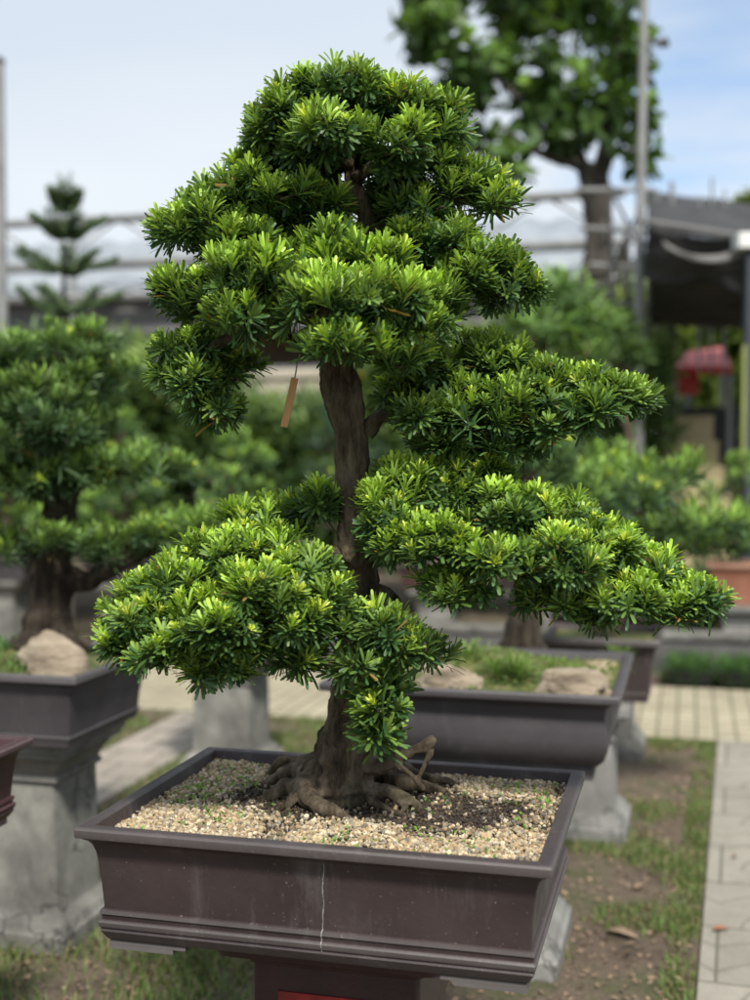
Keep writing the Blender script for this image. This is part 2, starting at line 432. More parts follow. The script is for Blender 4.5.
cl = noise_n(nt, 1.6, 7, .55, vec=tc.outputs['Generated'], stretch=(1, 1, 5.5))
cl2 = noise_n(nt, .9, 4, .5, vec=tc.outputs['Generated'], stretch=(1, 1, 3))
# clouds cover nearly everything; a clear streaky gap low to the right
vd = nt.nodes.new('ShaderNodeVectorMath'); vd.operation = 'DOT_PRODUCT'; vd.inputs[1].default_value = tuple(P(735, 150, 10).__sub__(Vector((0, 0, CAMH))).normalized())
nrmn = nt.nodes.new('ShaderNodeVectorMath'); nrmn.operation = 'NORMALIZE'
nt.links.new(tc.outputs['Generated'], nrmn.inputs[0]); nt.links.new(nrmn.outputs[0], vd.inputs[0])
gap = ramp(nt, vd.outputs['Value'], [(.975, (0, 0, 0)), (.998, (1, 1, 1))])
def mathn(nt, op, a, b):
    n = nt.nodes.new('ShaderNodeMath'); n.operation = op; n.use_clamp = False
    for i, v in enumerate((a, b)):
        if isinstance(v, (int, float)): n.inputs[i].default_value = v
        else: nt.links.new(v, n.inputs[i])
    return n.outputs[0]
cov = mathn(nt, 'SUBTRACT', mathn(nt, 'ADD', mathn(nt, 'MULTIPLY', cl, 1.0), .24), mathn(nt, 'MULTIPLY', gap, .235))
covr = ramp(nt, cov, [(.38, (0, 0, 0)), (.60, (1, 1, 1))])
ccol = ramp(nt, cl2, [(.3, (.60, .68, .78)), (.5, (.66, .745, .85)), (.7, (.80, .86, .93))])
csc = mixc(nt, 1.0, ccol, (8.0, 8.0, 7.95), 'MULTIPLY')
for n_ in nt.nodes:
    if n_.type == 'MIX': n_.clamp_result = False
skyb = mixc(nt, 1.0, sky.outputs['Color'], (1.15, 1.35, 1.5), 'MULTIPLY')
fin = mixc(nt, covr, skyb, csc)
nt.links.new(fin, bg.inputs['Color'])
ld = bpy.data.lights.new('sun', 'SUN'); ld.energy = 4.0; ld.angle = R(7); ld.color = (1, .96, .88)
lo = bpy.data.objects.new('sun', ld); COL.objects.link(lo); lo.rotation_euler = SUN_DIR.to_track_quat('Z', 'Y').to_euler(); lo.location = (3, -3, 8)

# ================================================================== GROUND AND PATHS
def sheet(name, cx, cy, w_, d_, z, rot, mat, thick=0):
    mb = MB(); mb.box((0, 0, -thick/2 if thick else 0), (w_, d_, max(thick, .0001))) if thick else mb.add([(-w_/2, -d_/2, 0), (w_/2, -d_/2, 0), (w_/2, d_/2, 0), (-w_/2, d_/2, 0)], [(0, 1, 2, 3)])
    o = mb.build(name, mat, smooth=False); o.location = (cx, cy, z); o.rotation_euler = (0, 0, rot); return tag(o, kind='structure')
sheet('ground', 0, 100, 600, 600, 0, 0, M['ground'])
pa = math.atan(.298)
e0 = G(697, 1000); wd = 1.3; xa = Vector((math.cos(pa), -math.sin(pa), 0)); ya = Vector((math.sin(pa), math.cos(pa), 0))
c = e0+xa*(wd/2)+ya*(.55)
sheet('path', c.x, c.y, wd, 5.6, .016, -pa, M['paver_grey'], .05)
cn = G(636, 738); cf = 1.55
c = cn+YA*(cf/2)
sheet('path', c.x, c.y, 9.0, cf, .012, -TH, M['paver_yellow'], .04)
c = G(200, 745)-XA*.22
sheet('path', c.x-YA.x*1.5, c.y-YA.y*1.5, .44, 4.6, .008, -TH, M['paver_pink'], .03)

def grass_patch(name, n, rx, ry, dens, H=.05, label=None):
    pts = []
    while len(pts) < n:
        x = RNG.uniform(*rx); y = RNG.uniform(*ry)
        if RNG.random() < dens(x, y): pts.append((x, y))
    pts = np.array(pts); n = len(pts)
    az = RNG.uniform(0, 6.28, n); h = H*RNG.uniform(.35, 1.3, n); wv = RNG.uniform(.0012, .0028, n)*1.6
    ln = RNG.uniform(.2, 1.0, n)*h
    d = np.stack([np.cos(az), np.sin(az)], 1); s_ = np.stack([-d[:, 1], d[:, 0]], 1)
    V = np.zeros((n, 6, 3))
    for i, t in enumerate((0, .55, 1)):
        cx = pts+d*(ln*t*t)[:, None]; ww = (wv*(1-.85*t))[:, None]
        V[:, 2*i, :2] = cx-s_*ww; V[:, 2*i+1, :2] = cx+s_*ww
        V[:, 2*i, 2] = V[:, 2*i+1, 2] = h*t*(1-.15*t)
    idx = np.arange(n*6).reshape(n, 6)
    Q = np.concatenate([idx[:, [0, 1, 3, 2]], idx[:, [2, 3, 5, 4]]])
    base = np.array([.11, .17, .04]); dry = np.array([.24, .20, .09])
    m = (RNG.random(n) < .18)[:, None]; K = np.where(m, dry, base*RNG.uniform(.6, 1.5, (n, 1)))
    C = np.ones((n, 6, 4)); C[:, :, :3] = K[:, None, :]
    return tag(quads(name, V.reshape(-1, 3), Q, C.reshape(-1, 4), M['grass']), label, 'grass', kind='stuff')
def pdist(x, y):   # signed distance right of the grey path's left edge
    return (Vector((x, y, 0))-e0).dot(xa)
def onpink(x, y):
    q = (Vector((x, y, 0))-G(200, 745)); s_ = q.dot(XA); return -.46 < s_ < .02
def dens_r(x, y):
    s_ = pdist(x, y); 
    if s_ > -.01 or (Vector((x, y, 0))-cn).dot(YA) > -.01: return 0
    nz = noise.noise(Vector((x*2.3, y*2.3, 1)))*.5+.5
    return min(1, max(0, (nz-.55)*1.8)+(.55 if s_ > -.11 else 0)*max(0, noise.noise(Vector((x*4, y*4, 5)))+.4))
def dens_l(x, y):
    if onpink(x, y) or (Vector((x, y, 0))-cn).dot(YA) > -.01: return 0
    nz = noise.noise(Vector((x*2.7, y*2.7, 9)))*.5+.5
    return max(.05, min(1, (nz-.25)*2))
grass_patch('grass', 11500, (.2, 1.9), (3.3, 7.0), dens_r, .03, 'thin patchy grass on the brown earth beside the grey path')
grass_patch('grass', 30000, (-2.3, .2), (3.3, 8.0), dens_l, .045, 'short green grass around the concrete pedestals on the left')
# leaf litter: small brown flakes
def litter(n):
    V = []; Q = []; C = []
    for i in range(n):
        x = RNG.uniform(-1.8, 1.8); y = RNG.uniform(3.3, 7.0)
        if pdist(x, y) > -.02 or onpink(x, y) or (Vector((x, y, 0))-cn).dot(YA) > -.03: continue
        r = RNG.uniform(.005, .016); a = RNG.uniform(0, 6.28); k = len(V)
        for j, (u, v) in enumerate(((-1, 0), (0, -.45), (1, 0), (0, .45))):
            V.append((x+r*(u*math.cos(a)-v*math.sin(a)), y+r*(u*math.sin(a)+v*math.cos(a)), .004+RNG.uniform(0, .012)))
        Q.append((k, k+1, k+2, k+3)); cc = np.array([.26, .18, .12])*RNG.uniform(.5, 1.5)
        C += [(*cc, 1)]*4
    return quads('leaf_litter', np.array(V), np.array(Q), np.array(C), M['pebble'])
tag(litter(9000), 'scattered brown leaf fragments lying on the earth', 'leaf litter', kind='stuff')
def fallen(px, py, z, s_, rot, mat, label):
    c = G(px, py, z); mb = MB(); rows = []
    for i in range(7):
        t = i/6; wv = math.sin(math.pi*min(.98, t*.94+.04))**.8*.42
        rows.append([((t-.5)*s_*2, q*wv*s_, .006+abs(q)*.25*s_*wv+.12*s_*math.sin(t*4)) for q in (-1, 0, 1)])
    vs = [v for r in rows for v in r]; fs = []
    for i in range(6):
        for j in range(2): a = i*3+j; fs.append((a, a+1, a+4, a+3))
    mb.add(vs, fs)
    o = mb.build('fallen_leaf', mat, smooth=True, ang=80); o.location = (c.x, c.y, z+.004); o.rotation_euler = (0, 0, rot)
    md = o.modifiers.new('s', 'SOLIDIFY'); md.thickness = .0008
    tag(o, label, 'leaf', 'fallen dry leaves')
fallen(721, 931, .017, .032, .3, M['dead_leaf'], 'orange fallen leaf lying on the grey paved path')
fallen(622, 936, .004, .055, -.5, M['dead_leaf_brown'], 'large pale brown dead leaf on the earth beside the grey path')
fallen(735, 858, .017, .022, 1.0, M['dead_leaf_brown'], 'small brown leaf at the right edge of the grey path')
fallen(640, 888, .004, .04, .9, M['dead_leaf_brown'], 'brown dead leaf on the earth behind the large pale one')

# ================================================================== POTS
def make_pot(W_, D_, H_, mat, label, loc, rotz, style='main', cat='bonsai pot', soil=None, crack=False):
    """loc = centre of the rim at rim height minus H_ (underside of the feet)"""
    t = thing('bonsai_pot', label, cat, loc, rotz)
    hx, hy = W_/2, D_/2
    k = H_/.215
    if style == 'main':
        ins = -.03
        body = [(-.062*1.0, .016*k), (-.044, .018*k), (-.040, .024*k), (-.034, .034*k), (-.036, .038*k), (-.0325, .041*k), (-.031, .049*k), (-.034, .053*k),
                (-.037, .054*k), (-.036, .060*k), (-.033, .063*k), (-.034, .069*k), (-.040, .071*k), (-.0385, .09*k), (-.0368, .11*k), (-.0348, .13*k), (-.0326, .15*k), (-.0295, .168*k), (-.0245, .182*k), (-.018, .190*k), (-.012, .193*k), (-.008, .196*k)]
        rim = [(-.008, .196*k), (-.001, .198*k), (0, .201*k), (0, .211*k), (-.003, .2145*k), (-.008, .2155*k), (-.024, .2155*k), (-.028, .2135*k), (-.034, .19*k), (-.046, .15*k)]
        rr = .006
    elif style == 'bowl':
        body = [(-.10, .0), (-.085, .002), (-.085, .016*k), (-.080, .02*k), (-.082, .034*k), (-.068, .040*k), (-.05, .055*k), (-.04, .078*k), (-.037, .10*k), (-.043, .13*k), (-.047, .155*k), (-.043, .178*k), (-.030, .19*k), (-.014, .196*k)]
        rim = [(-.014, .196*k), (-.002, .197*k), (0, .200*k), (0, .211*k), (-.003, .2145*k), (-.02, .215*k), (-.030, .212*k), (-.045, .185*k), (-.06, .155*k)]
        rr = .012
    else:
        body = [(-.07, .0), (-.055, .002), (-.05, .02*k), (-.045, .03*k), (-.05, .034*k), (-.045, .08*k), (-.036, .14*k), (-.026, .18*k), (-.012, .194*k)]
        rim = [(-.012, .194*k), (0, .196*k), (0, .211*k), (-.003, .215*k), (-.022, .215*k), (-.027, .212*k), (-.045, .165*k)]
        rr = .012
    b = loft(body, hx, hy, rr, 4, True, False); bo = b.build('body', mat, t, ang=28)
    r_ = loft(rim, hx, hy, rr, 4, False, False); r_.build('rim', mat, t, ang=28)
    if style == 'main':   # bracket feet at the four corners, cut in steps
        for sx in (-1, 1):
            for sy in (-1, 1):
                f = MB()
                for (lx, z0, z1) in ((.125, 0, .008), (.15, .008, .0155)):
                    zz0, zz1 = z0*k, z1*k
                    f.box((sx*(hx-.048-lx/2), sy*(hy-.048-.02), (zz0+zz1)/2), (lx, .04, zz1-zz0-.0003))
                    f.box((sx*(hx-.048-.02), sy*(hy-.0885-(lx-.04)/2), (zz0+zz1)/2), (.04, lx-.041, zz1-zz0-.0003))
                f.build('foot', mat, t, smooth=False)
    if soil:
        zs = H_-.030
        n = 26; vs = []; fs = []
        for i in range(n+1):
            for j in range(n+1):
                x = (i/n-.5)*2*(hx-.031); y = (j/n-.5)*2*(hy-.031)
                d_ = math.hypot(x, y)
                vs.append((x, y, zs+(soil[2] if len(soil) > 2 else .012)*math.exp(-(d_/.25)**2)+.006*noise.noise(Vector((x*9, y*9, 0)))))
        for i in range(n):
            for j in range(n):
                a = i*(n+1)+j; fs.append((a, a+n+1, a+n+2, a+1))
        so = MB().add(vs, fs).build('soil', M[soil[0]], smooth=True, ang=180)
        so.location = loc; so.rotation_euler = (0, 0, rotz); tag(so, soil[1], 'soil', kind='stuff')
    return t

HM = .68                                     # main rim below the camera
RIM = CAMH-HM
corn = [G(73, 828, RIM), G(553, 868, RIM), G(586, 768, RIM), G(205, 748, RIM)]
MC = sum(corn, Vector())/4; MW = ((corn[1]-corn[0]).length+(corn[2]-corn[3]).length)/2; MD = ((corn[3]-corn[0]).length+(corn[2]-corn[1]).length)/2
MH = .236
make_pot(MW, MD, MH, M['clay'], 'large dark brown rectangular pot with a white crack line, holding the sharp foreground bonsai', (MC.x, MC.y, RIM-MH), -TH, 'main', soil=('soil', 'dark soil under the pebbles in the foreground pot'))
pot_main = bpy.data.objects['bonsai_pot']
# white mineral line running down the front wall
def crack():
    mb = MB(); pts = []
    hx, hy = MW/2, MD/2; x0 = .035
    prof = [(-.0215, .186), (-.0245, .182), (-.0295, .168), (-.0326, .15), (-.0368, .11), (-.040, .0725), (-.033, .069), (-.033, .061), (-.0355, .059), (-.0355, .054), (-.031, .052), (-.031, .045), (-.0325, .041), (-.034, .037), (-.034, .034)]
    k = MH/.215
    dense = []
    for a, b_ in zip(prof[:-1], prof[1:]):
        m = max(1, int(abs(a[1]-b_[1])/.006))
        for i in range(m): dense.append((a[0]+(b_[0]-a[0])*i/m, a[1]+(b_[1]-a[1])*i/m))
    x = x0; last = None
    for i, (o_, z) in enumerate(dense):
        x += random.uniform(-.0014, .0011); wv = random.uniform(.0003, .0009)
        pts.append(((x-wv, -(hy+o_)-.0016, z*k), (x+wv, -(hy+o_)-.0016, z*k)))
    vs = [v for p in pts for v in p]
    fs = [(2*i, 2*i+1, 2*i+3, 2*i+2) for i in range(len(pts)-1)]
    mb.add(vs, fs); mb.build('crack', M['white_chalk'], pot_main, smooth=False)
crack()
# display stand below the main pot
sc_ = MC+XA*(.012)
st = thing('display_stand', 'dark maroon stand with a red panel under the foreground pot', 'stand', (sc_.x, sc_.y, 0), -TH)
zt = RIM-MH-.0004
loft([(-.012, zt-.17), (-.012, zt-.050), (-.004, zt-.046), (-.002, zt-.040), (.018, zt-.028), (.026, zt-.026), (.028, zt-.018), (.050, zt-.016), (.054, zt)], .175, .17, .02, 4).build('top_slab', M['wood_maroon'], st)
loft([(-.012, 0), (.03, .0), (.03, .05), (.0, .07), (-.015, .10), (-.02, zt-.171)], .175, .17, .02, 4).build('pillar', M['wood_maroon'], st)
mb = MB(); mb.box((.01, -.1595, zt-.132), (.24, .005, .070)); mb.build('panel', M['red'], st, smooth=False)

# gravel in the main pot
def to_pot(x, y, z): return MC+XA*x+YA*y+Vector((0, 0, z-RIM))
SOILZ = RIM-.030
TB = G(345, 800, SOILZ+.01); tbl = TB-MC; tbx, tby = tbl.dot(XA), tbl.dot(YA)
def gravel(name, n, hx, hy, center, zs, size, pal, label, soilfn, rotz=-TH, mound=.012):
    ico = bmesh.new(); bmesh.ops.create_icosphere(ico, subdivisions=1, radius=1)
    bv = np.array([v.co[:] for v in ico.verts]); bf = np.array([[v.index for v in f.verts] for f in ico.faces]); ico.free()
    V = []; C = []; k = 0
    while k < n:
        x = RNG.uniform(-hx, hx); y = RNG.uniform(-hy, hy)
        q = soilfn(x, y)
        if RNG.random() > q: continue
        s_ = size*RNG.uniform(.55, 1.25)
        d_ = math.hypot(x, y); z = zs+mound*math.exp(-(d_/.22)**2)+.006*noise.noise(Vector((x*9, y*9, 0)))+RNG.uniform(-.001, .005)
        m = RNG.normal(0, 1, (3, 3)); m, _ = np.linalg.qr(m)
        v = (bv*RNG.uniform(.78, 1.2, (12, 1)))*np.array([1, RNG.uniform(.6, .95), RNG.uniform(.45, .8)])@m*s_
        v = v+np.array([x, y, z]); V.append(v)
        c_ = np.array(pal[RNG.integers(len(pal))])*RNG.uniform(.55, 1.1)
        if q < .75 and RNG.random() < .5: c_ = c_*.45
        C.append(np.tile([*c_, 1], (12, 1))); k += 1
    Q = np.concatenate([bf+12*i for i in range(n)])
    o = quads(name, np.concatenate(V), Q, np.concatenate(C), M['pebble'], smooth=False)
    o.location = center; o.rotation_euler = (0, 0, rotz)
    return tag(o, label, 'gravel', kind='stuff')
PAL = [(.56, .43, .25), (.66, .53, .34), (.46, .33, .19), (.60, .51, .38), (.36, .25, .14), (.72, .61, .43), (.28, .25, .20), (.44, .31, .17), (.57, .46, .28)]
def soilf(x, y):
    d_ = math.hypot((x-tbx-.075)/1.75, (y-tby+.015)/.8)
    nz = noise.noise(Vector((x*11, y*11, 3)))*.5+.5
    v = (d_-.145)/.085+(nz-.5)*1.7
    v = min(1, max(.06, v))
    if noise.noise(Vector((x*6, y*6, 8))) > .32: v *= .45
    return v
gravel('gravel', 11500, MW/2-.034, MD/2-.034, (MC.x, MC.y, 0), SOILZ+.002, .0058, PAL, 'cream and tan pebbles covering the soil of the foreground pot', soilf)
# dark crumbs and twiggy debris around the trunk
gravel('soil_crumbs', 4200, MW/2-.08, MD/2-.05, (MC.x, MC.y, 0), SOILZ+.001, .0038, [(.04, .028, .018), (.07, .05, .03), (.10, .07, .045)], 'dark crumbly soil around the trunk in the foreground pot', lambda x, y: 1-min(1, max(0, (math.hypot((x-tbx-.075)/1.9, (y-tby+.015)/.9)-.14)/.1)))
# tiny weeds in the gravel
wl = Leaves('mid')
for i in range(340):
    while True:
        x = RNG.uniform(-MW/2+.05, MW/2-.05); y = RNG.uniform(-MD/2+.05, MD/2-.05)
        if RNG.random() < (.9 if x < .05 else .25)*max(0, noise.noise(Vector((x*7, y*7, 21)))+.35): break
    q = to_pot(x, y, SOILZ+.010)
    wl.rosette(np.array(q), np.array([RNG.normal(0, .2), RNG.normal(0, .2), 1.]), int(RNG.integers(3, 7)), RNG.uniform(.006, .013), .0055, np.array([.09, .20, .03]), np.array([.2, .38, .05]), (25, 75))
tag(wl.build('weeds', M['leaf_soft']), 'tiny green weeds sprouting among the pebbles', 'weeds', kind='stuff')

# ================================================================== MAIN TREE
ZT = TB.y
tree = thing('bonsai_tree', 'tall sharp podocarpus bonsai with layered bright green pads in the foreground pot', 'bonsai tree', (TB.x, TB.y, TB.z))
def T(px, py, dz=0, r=None):
    v = P(px, py, ZT+dz); return v if r is None else (v.x, v.y, v.z, r)
pxm = ZT/F                                   # metres per pixel at the trunk
o0 = tree.location.copy()
mb = MB()
soil_pt = G(345, 800, SOILZ-.02)
limb(mb, [T(341, 812, 0, .078), T(342, 790, 0, .066), T(342, 770, 0, .063), T(345, 745, .0, .056), T(347, 720, 0, .046), T(350, 690, 0, .039), T(356, 650, 0, .036), T(360, 600, 0, .037), T(357, 545, 0, .038), T(355, 500, 0, .034), T(352, 460, 0, .035), T(347, 420, 0, .036),
          T(340, 385, 0, .038), T(337, 350, .01, .034), T(345, 300, .03, .032), T(362, 262, .04, .027), T(370, 230, .05, .023), T(360, 200, .04, .019), T(350, 178, .03, .015), T(352, 150, .02, .010), T(350, 110, .02, .005)], 18, 6, .22)
def GS(px, py, h, r):
    py -= 4
    return _GS(px, py, h, r)
def _GS(px, py, h, r): v = G(px, py, SOILZ+h); return (v.x, v.y, v.z, r)
# surface roots
roots = [
 [T(338, 765, -.02, .036), GS(322, 788, .030, .030), GS(305, 797, .022, .025), GS(312, 812, .016, .020), GS(335, 824, .006, .014), GS(352, 834, -.008, .008)],
 [T(338, 775, -.03, .034), GS(345, 800, .022, .026), GS(368, 803, .018, .018), GS(395, 805, .014, .014), GS(415, 816, .004, .010), GS(428, 830, -.010, .006)],
 [T(348, 770, -.01, .034), GS(372, 786, .020, .024), GS(395, 792, .018, .018), GS(418, 796, .010, .014), GS(445, 803, -.006, .008)],
 [T(330, 770, .0, .030), GS(300, 783, .018, .024), GS(283, 788, .010, .018), GS(262, 797, -.006, .010)],
 [T(335, 760, .03, .026), GS(298, 774, .022, .015), GS(282, 772, .026, .010), GS(272, 781, .006, .008), GS(268, 786, -.01, .006)],
 [T(350, 760, .03, .030), GS(380, 772, .024, .020), GS(400, 775, .02, .014), GS(416, 785, .0, .010), GS(430, 790, -.012, .006)],
 [T(325, 790, -.02, .028), GS(288, 800, .012, .020), GS(274, 806, .004, .014), GS(262, 812, -.010, .008)],
]
roots += [
 [GS(312, 796, .02, .016), GS(296, 806, .016, .011), GS(288, 816, .006, .008), GS(276, 822, -.01, .005)],
 [T(350, 772, -.03, .022), GS(362, 796, .024, .013), GS(372, 812, .014, .010), GS(386, 820, .002, .007), GS(398, 828, -.01, .004)],
 [GS(395, 805, .012, .010), GS(405, 818, .006, .008), GS(400, 826, -.006, .005)],
 [T(356, 765, .0, .022), GS(395, 783, .022, .013), GS(420, 788, .016, .010), GS(446, 792, .004, .008), GS(462, 798, -.01, .005)]]
roots = [[(a, b, c_+(.015 if j else 0), r*1.05) for j, (a, b, c_, r) in enumerate(q)] for q in roots]
for i, r_ in enumerate(roots): limb(mb, r_, 12, 5, .3, i*7.3)
# knot at the left branch junction
limb(mb, [T(342, 550, -.01, .026), T(350, 556, -.030, .022), T(358, 566, -.03, .010)], 12, 4, .5, 3)
def remesh(mb, name, mat, parent, vox, disp, off):
    me = bpy.data.meshes.new(name+'_raw'); me.from_pydata([tuple(Vector(v)-off) for v in mb.v], [], mb.f); me.update()
    tmp = bpy.data.objects.new('tmp', me); COL.objects.link(tmp)
    m = tmp.modifiers.new('r', 'REMESH'); m.mode = 'VOXEL'; m.voxel_size = vox
    s_ = tmp.modifiers.new('s', 'SMOOTH'); s_.iterations = 3; s_.factor = .6
    bpy.context.view_layer.update(); dg = bpy.context.evaluated_depsgraph_get()
    me2 = bpy.data.meshes.new_from_object(tmp.evaluated_get(dg)); bpy.data.objects.remove(tmp); bpy.data.meshes.remove(me)
    me2.name = name; nv = len(me2.vertices)
    co = np.empty(nv*3); me2.vertices.foreach_get('co', co); co = co.reshape(-1, 3)
    no = np.empty(nv*3); me2.vertices.foreach_get('normal', no); no = no.reshape(-1, 3)
    for i in range(nv):
        p = co[i]; 
        a = noise.fractal(Vector((p[0]*38, p[1]*38, p[2]*9)), .7, 2.1, 5)
        b_ = noise.fractal(Vector((p[0]*90, p[1]*90, p[2]*30+5)), .8, 2.0, 3)
        dz_ = disp*(.4 if name == 'trunk' and parent is tree and p[2] < .055 else 1)
        co[i] = p+no[i]*dz_*(a*1.0-abs(b_)*.55)
    me2.vertices.foreach_set('co', co.ravel()); me2.polygons.foreach_set('use_smooth', np.full(len(me2.polygons), True)); me2.update()
    me2.materials.clear()
    return link(name, me2, mat, parent)
remesh(mb, 'trunk', M['bark'], tree, .0030, .0058, o0)
mb = MB()
limb(mb, [T(352, 762, -.02, .026), T(375, 768, -.04, .018), T(398, 757, -.05, .014), T(415, 750, -.06, .012), T(428, 744, -.06, .012), T(435, 738, -.06, .008)], 12, 5, .45, 2)
limb(mb, [T(426, 745, -.06, .010), T(430, 752, -.06, .008), T(424, 766, -.06, .006), T(417, 782, -.055, .006)], 10, 4, .4, 5)
limb(mb, [T(396, 758, -.05, .010), T(402, 768, -.06, .008), T(413, 776, -.06, .007), T(424, 790, -.06, .006)], 10, 4, .4, 6)
remesh(mb, 'root', M['root'], tree, .0026, .003, o0)
# main branches
BR = [
 [(352, 556, 0, .022), (325, 552, -.04, .013), (300, 545, -.08, .010), (270, 560, -.12, .009), (230, 590, -.16, .011), (180, 615, -.2, .008), (140, 630, -.22, .005)],
 [(300, 546, -.07, .012), (290, 530, .02, .009), (280, 515, .08, .006)],
 [(365, 432, 0, .019), (380, 418, .0, .016), (410, 412, .02, .014), (460, 405, .05, .012), (520, 400, .05, .009), (590, 405, .03, .006), (625, 405, .02, .004)],
 [(372, 560, 0, .022), (400, 552, -.04, .018), (450, 545, -.08, .015), (520, 560, -.12, .012), (600, 585, -.15, .009), (680, 600, -.18, .005)],
 [(372, 590, -.02, .016), (395, 600, -.08, .010), (402, 640, -.13, .007), (394, 690, -.15, .005), (388, 730, -.16, .003)],
 [(350, 625, -.02, .012), (335, 620, -.08, .008), (320, 640, -.14, .006), (312, 660, -.16, .004)],
 [(335, 352, 0, .022), (300, 345, -.06, .018), (250, 335, -.08, .013), (210, 350, -.10, .010), (200, 400, -.12, .006)],
 [(340, 340, .0, .018), (310, 320, -.12, .012), (260, 310, -.16, .009), (200, 300, -.14, .005)],
 [(345, 320, 0, .017), (370, 330, -.1, .012), (410, 335, -.14, .008), (440, 330, -.14, .005)],
 [(350, 300, .02, .018), (310, 260, .02, .012), (260, 235, .03, .009), (200, 220, .03, .006)],
 [(365, 262, .03, .017), (410, 262, .04, .013), (450, 275, .03, .010), (500, 290, .02, .006), (525, 300, .0, .004)],
 [(370, 232, .04, .015), (400, 215, .05, .011), (440, 200, .04, .008), (490, 205, .03, .005)],
 [(400, 216, .05, .008), (405, 250, .0, .006), (415, 270, -.02, .004)],
 [(354, 180, .02, .013), (390, 150, .02, .009), (430, 135, .0, .006), (455, 120, .0, .004)],
 [(352, 165, .02, .012), (310, 150, .0, .008), (280, 125, .0, .005)],
]
for i, b_ in enumerate(BR):
    mb = MB(); limb(mb, [T(*q) for q in b_], 9, 5, .35, i*3.7)
    o = mb.build('branch', M['bark'], tree, ang=80); o.location = -o0
def lobes_px(ls):
    out = []
    for (px, py, rx, ry, dz, rd) in ls:
        c = T(px, py, dz); s_ = c.y/F
        r_ = (rx*s_*.79, rd*.88, ry*s_*.80)
        out.append((c, r_))
        for k in range(max(3, int(rx/9))):      # smaller clumps budding from the lobe
            g = RNG.normal(0, 1, 3); g[2] = abs(g[2])*.8-.15; g /= np.linalg.norm(g)
            q = Vector(c)+Vector((g[0]*r_[0]*.86, g[1]*r_[1]*.86, g[2]*r_[2]*.86)); m = RNG.uniform(.014, .030)
            out.append((q, (m*1.25, m*1.25, m)))
    return out
KW = dict(origin=o0, twig_mat=M['bark'])
# crown top
pad(tree, lobes_px([(345, 95, 56, 30, .02, .12), (285, 120, 38, 32, .02, .11), (400, 113, 46, 30, .03, .11), (335, 138, 58, 26, -.09, .09), (392, 148, 40, 24, -.08, .09), (438, 132, 32, 24, .02, .08), (440, 112, 24, 18, .06, .08), (350, 120, 60, 36, .13, .10), (300, 155, 34, 24, .02, .09), (268, 140, 24, 20, .04, .08), (400, 172, 34, 18, .0, .08)]), fresh=.5, flush=.12, spacing=.027, **KW)
# second tier left
pad(tree, lobes_px([(208, 222, 46, 26, .0, .11), (255, 195, 48, 32, .02, .11), (295, 198, 42, 30, -.02, .11), (215, 205, 34, 22, .08, .09), (310, 175, 30, 26, .05, .1), (270, 225, 50, 22, .06, .1), (262, 172, 30, 20, .04, .08), (320, 215, 30, 24, .0, .08), (245, 240, 48, 18, -.02, .09), (180, 232, 24, 18, .0, .08)]), fresh=.45, flush=.05, spacing=.027, **KW)
# bright middle tier
pad(tree, lobes_px([(208, 300, 46, 34, -.04, .12), (255, 282, 56, 36, -.14, .12), (310, 268, 50, 32, -.08, .12), (320, 305, 62, 38, -.22, .12), (375, 298, 50, 34, -.20, .12), (410, 330, 42, 30, -.14, .11), (345, 345, 48, 26, -.24, .09), (245, 318, 44, 28, -.16, .1), (368, 262, 36, 24, -.1, .09), (430, 305, 34, 26, -.06, .1), (400, 360, 26, 20, -.16, .07), (330, 245, 36, 18, -.06, .08), (180, 290, 22, 20, -.02, .08)]), fresh=.75, up=1.0, flush=.02, L=.043, spacing=.027, spread=(5, 50), **KW)
# drooping lobe left
pad(tree, lobes_px([(196, 350, 34, 22, -.06, .09), (192, 385, 32, 34, -.08, .09), (218, 410, 30, 28, -.06, .08), (232, 372, 26, 30, -.01, .08)]), fresh=.42, flush=.12, spacing=.027, up=.35, **KW)
# right upper tiers
pad(tree, lobes_px([(455, 192, 40, 18, .03, .08), (492, 206, 26, 17, .02, .07), (425, 210, 28, 18, .0, .07), (440, 168, 26, 16, .04, .07), (470, 178, 24, 14, .04, .06)]), fresh=.48, flush=.35, spacing=.032, L=.040, inner=.1, **KW)
pad(tree, lobes_px([(445, 240, 34, 24, -.02, .08), (490, 262, 42, 28, .0, .09), (508, 290, 36, 26, .0, .09), (465, 282, 34, 24, -.05, .08), (415, 245, 22, 18, -.02, .06)]), fresh=.45, flush=.15, spacing=.027, **KW)
pad(tree, lobes_px([(395, 190, 26, 20, .08, .06), (385, 235, 24, 18, .1, .05), (418, 282, 22, 18, .06, .06), (352, 200, 30, 24, .12, .07), (372, 170, 28, 20, .1, .06), (385, 262, 30, 18, .1, .06), (405, 215, 22, 16, .02, .04)]), fresh=.25, flush=.12, spacing=.036, inner=.1, **KW)
# right middle tier
pad(tree, lobes_px([(430, 372, 46, 26, .04, .11), (490, 368, 48, 28, .04, .12), (545, 385, 50, 26, .03, .11), (600, 395, 40, 22, .02, .09), (632, 398, 22, 15, .02, .06), (420, 415, 38, 26, -.02, .1), (480, 420, 52, 32, -.03, .11), (540, 428, 44, 26, -.01, .1), (400, 395, 26, 26, .06, .09), (575, 420, 30, 20, .0, .08), (460, 396, 44, 26, .0, .11), (525, 404, 50, 26, -.02, .11), (585, 404, 40, 22, -.02, .09), (440, 440, 40, 20, .0, .1), (505, 448, 34, 16, .0, .09), (485, 350, 30, 18, .05, .08)]), fresh=.42, flush=.14, **KW)
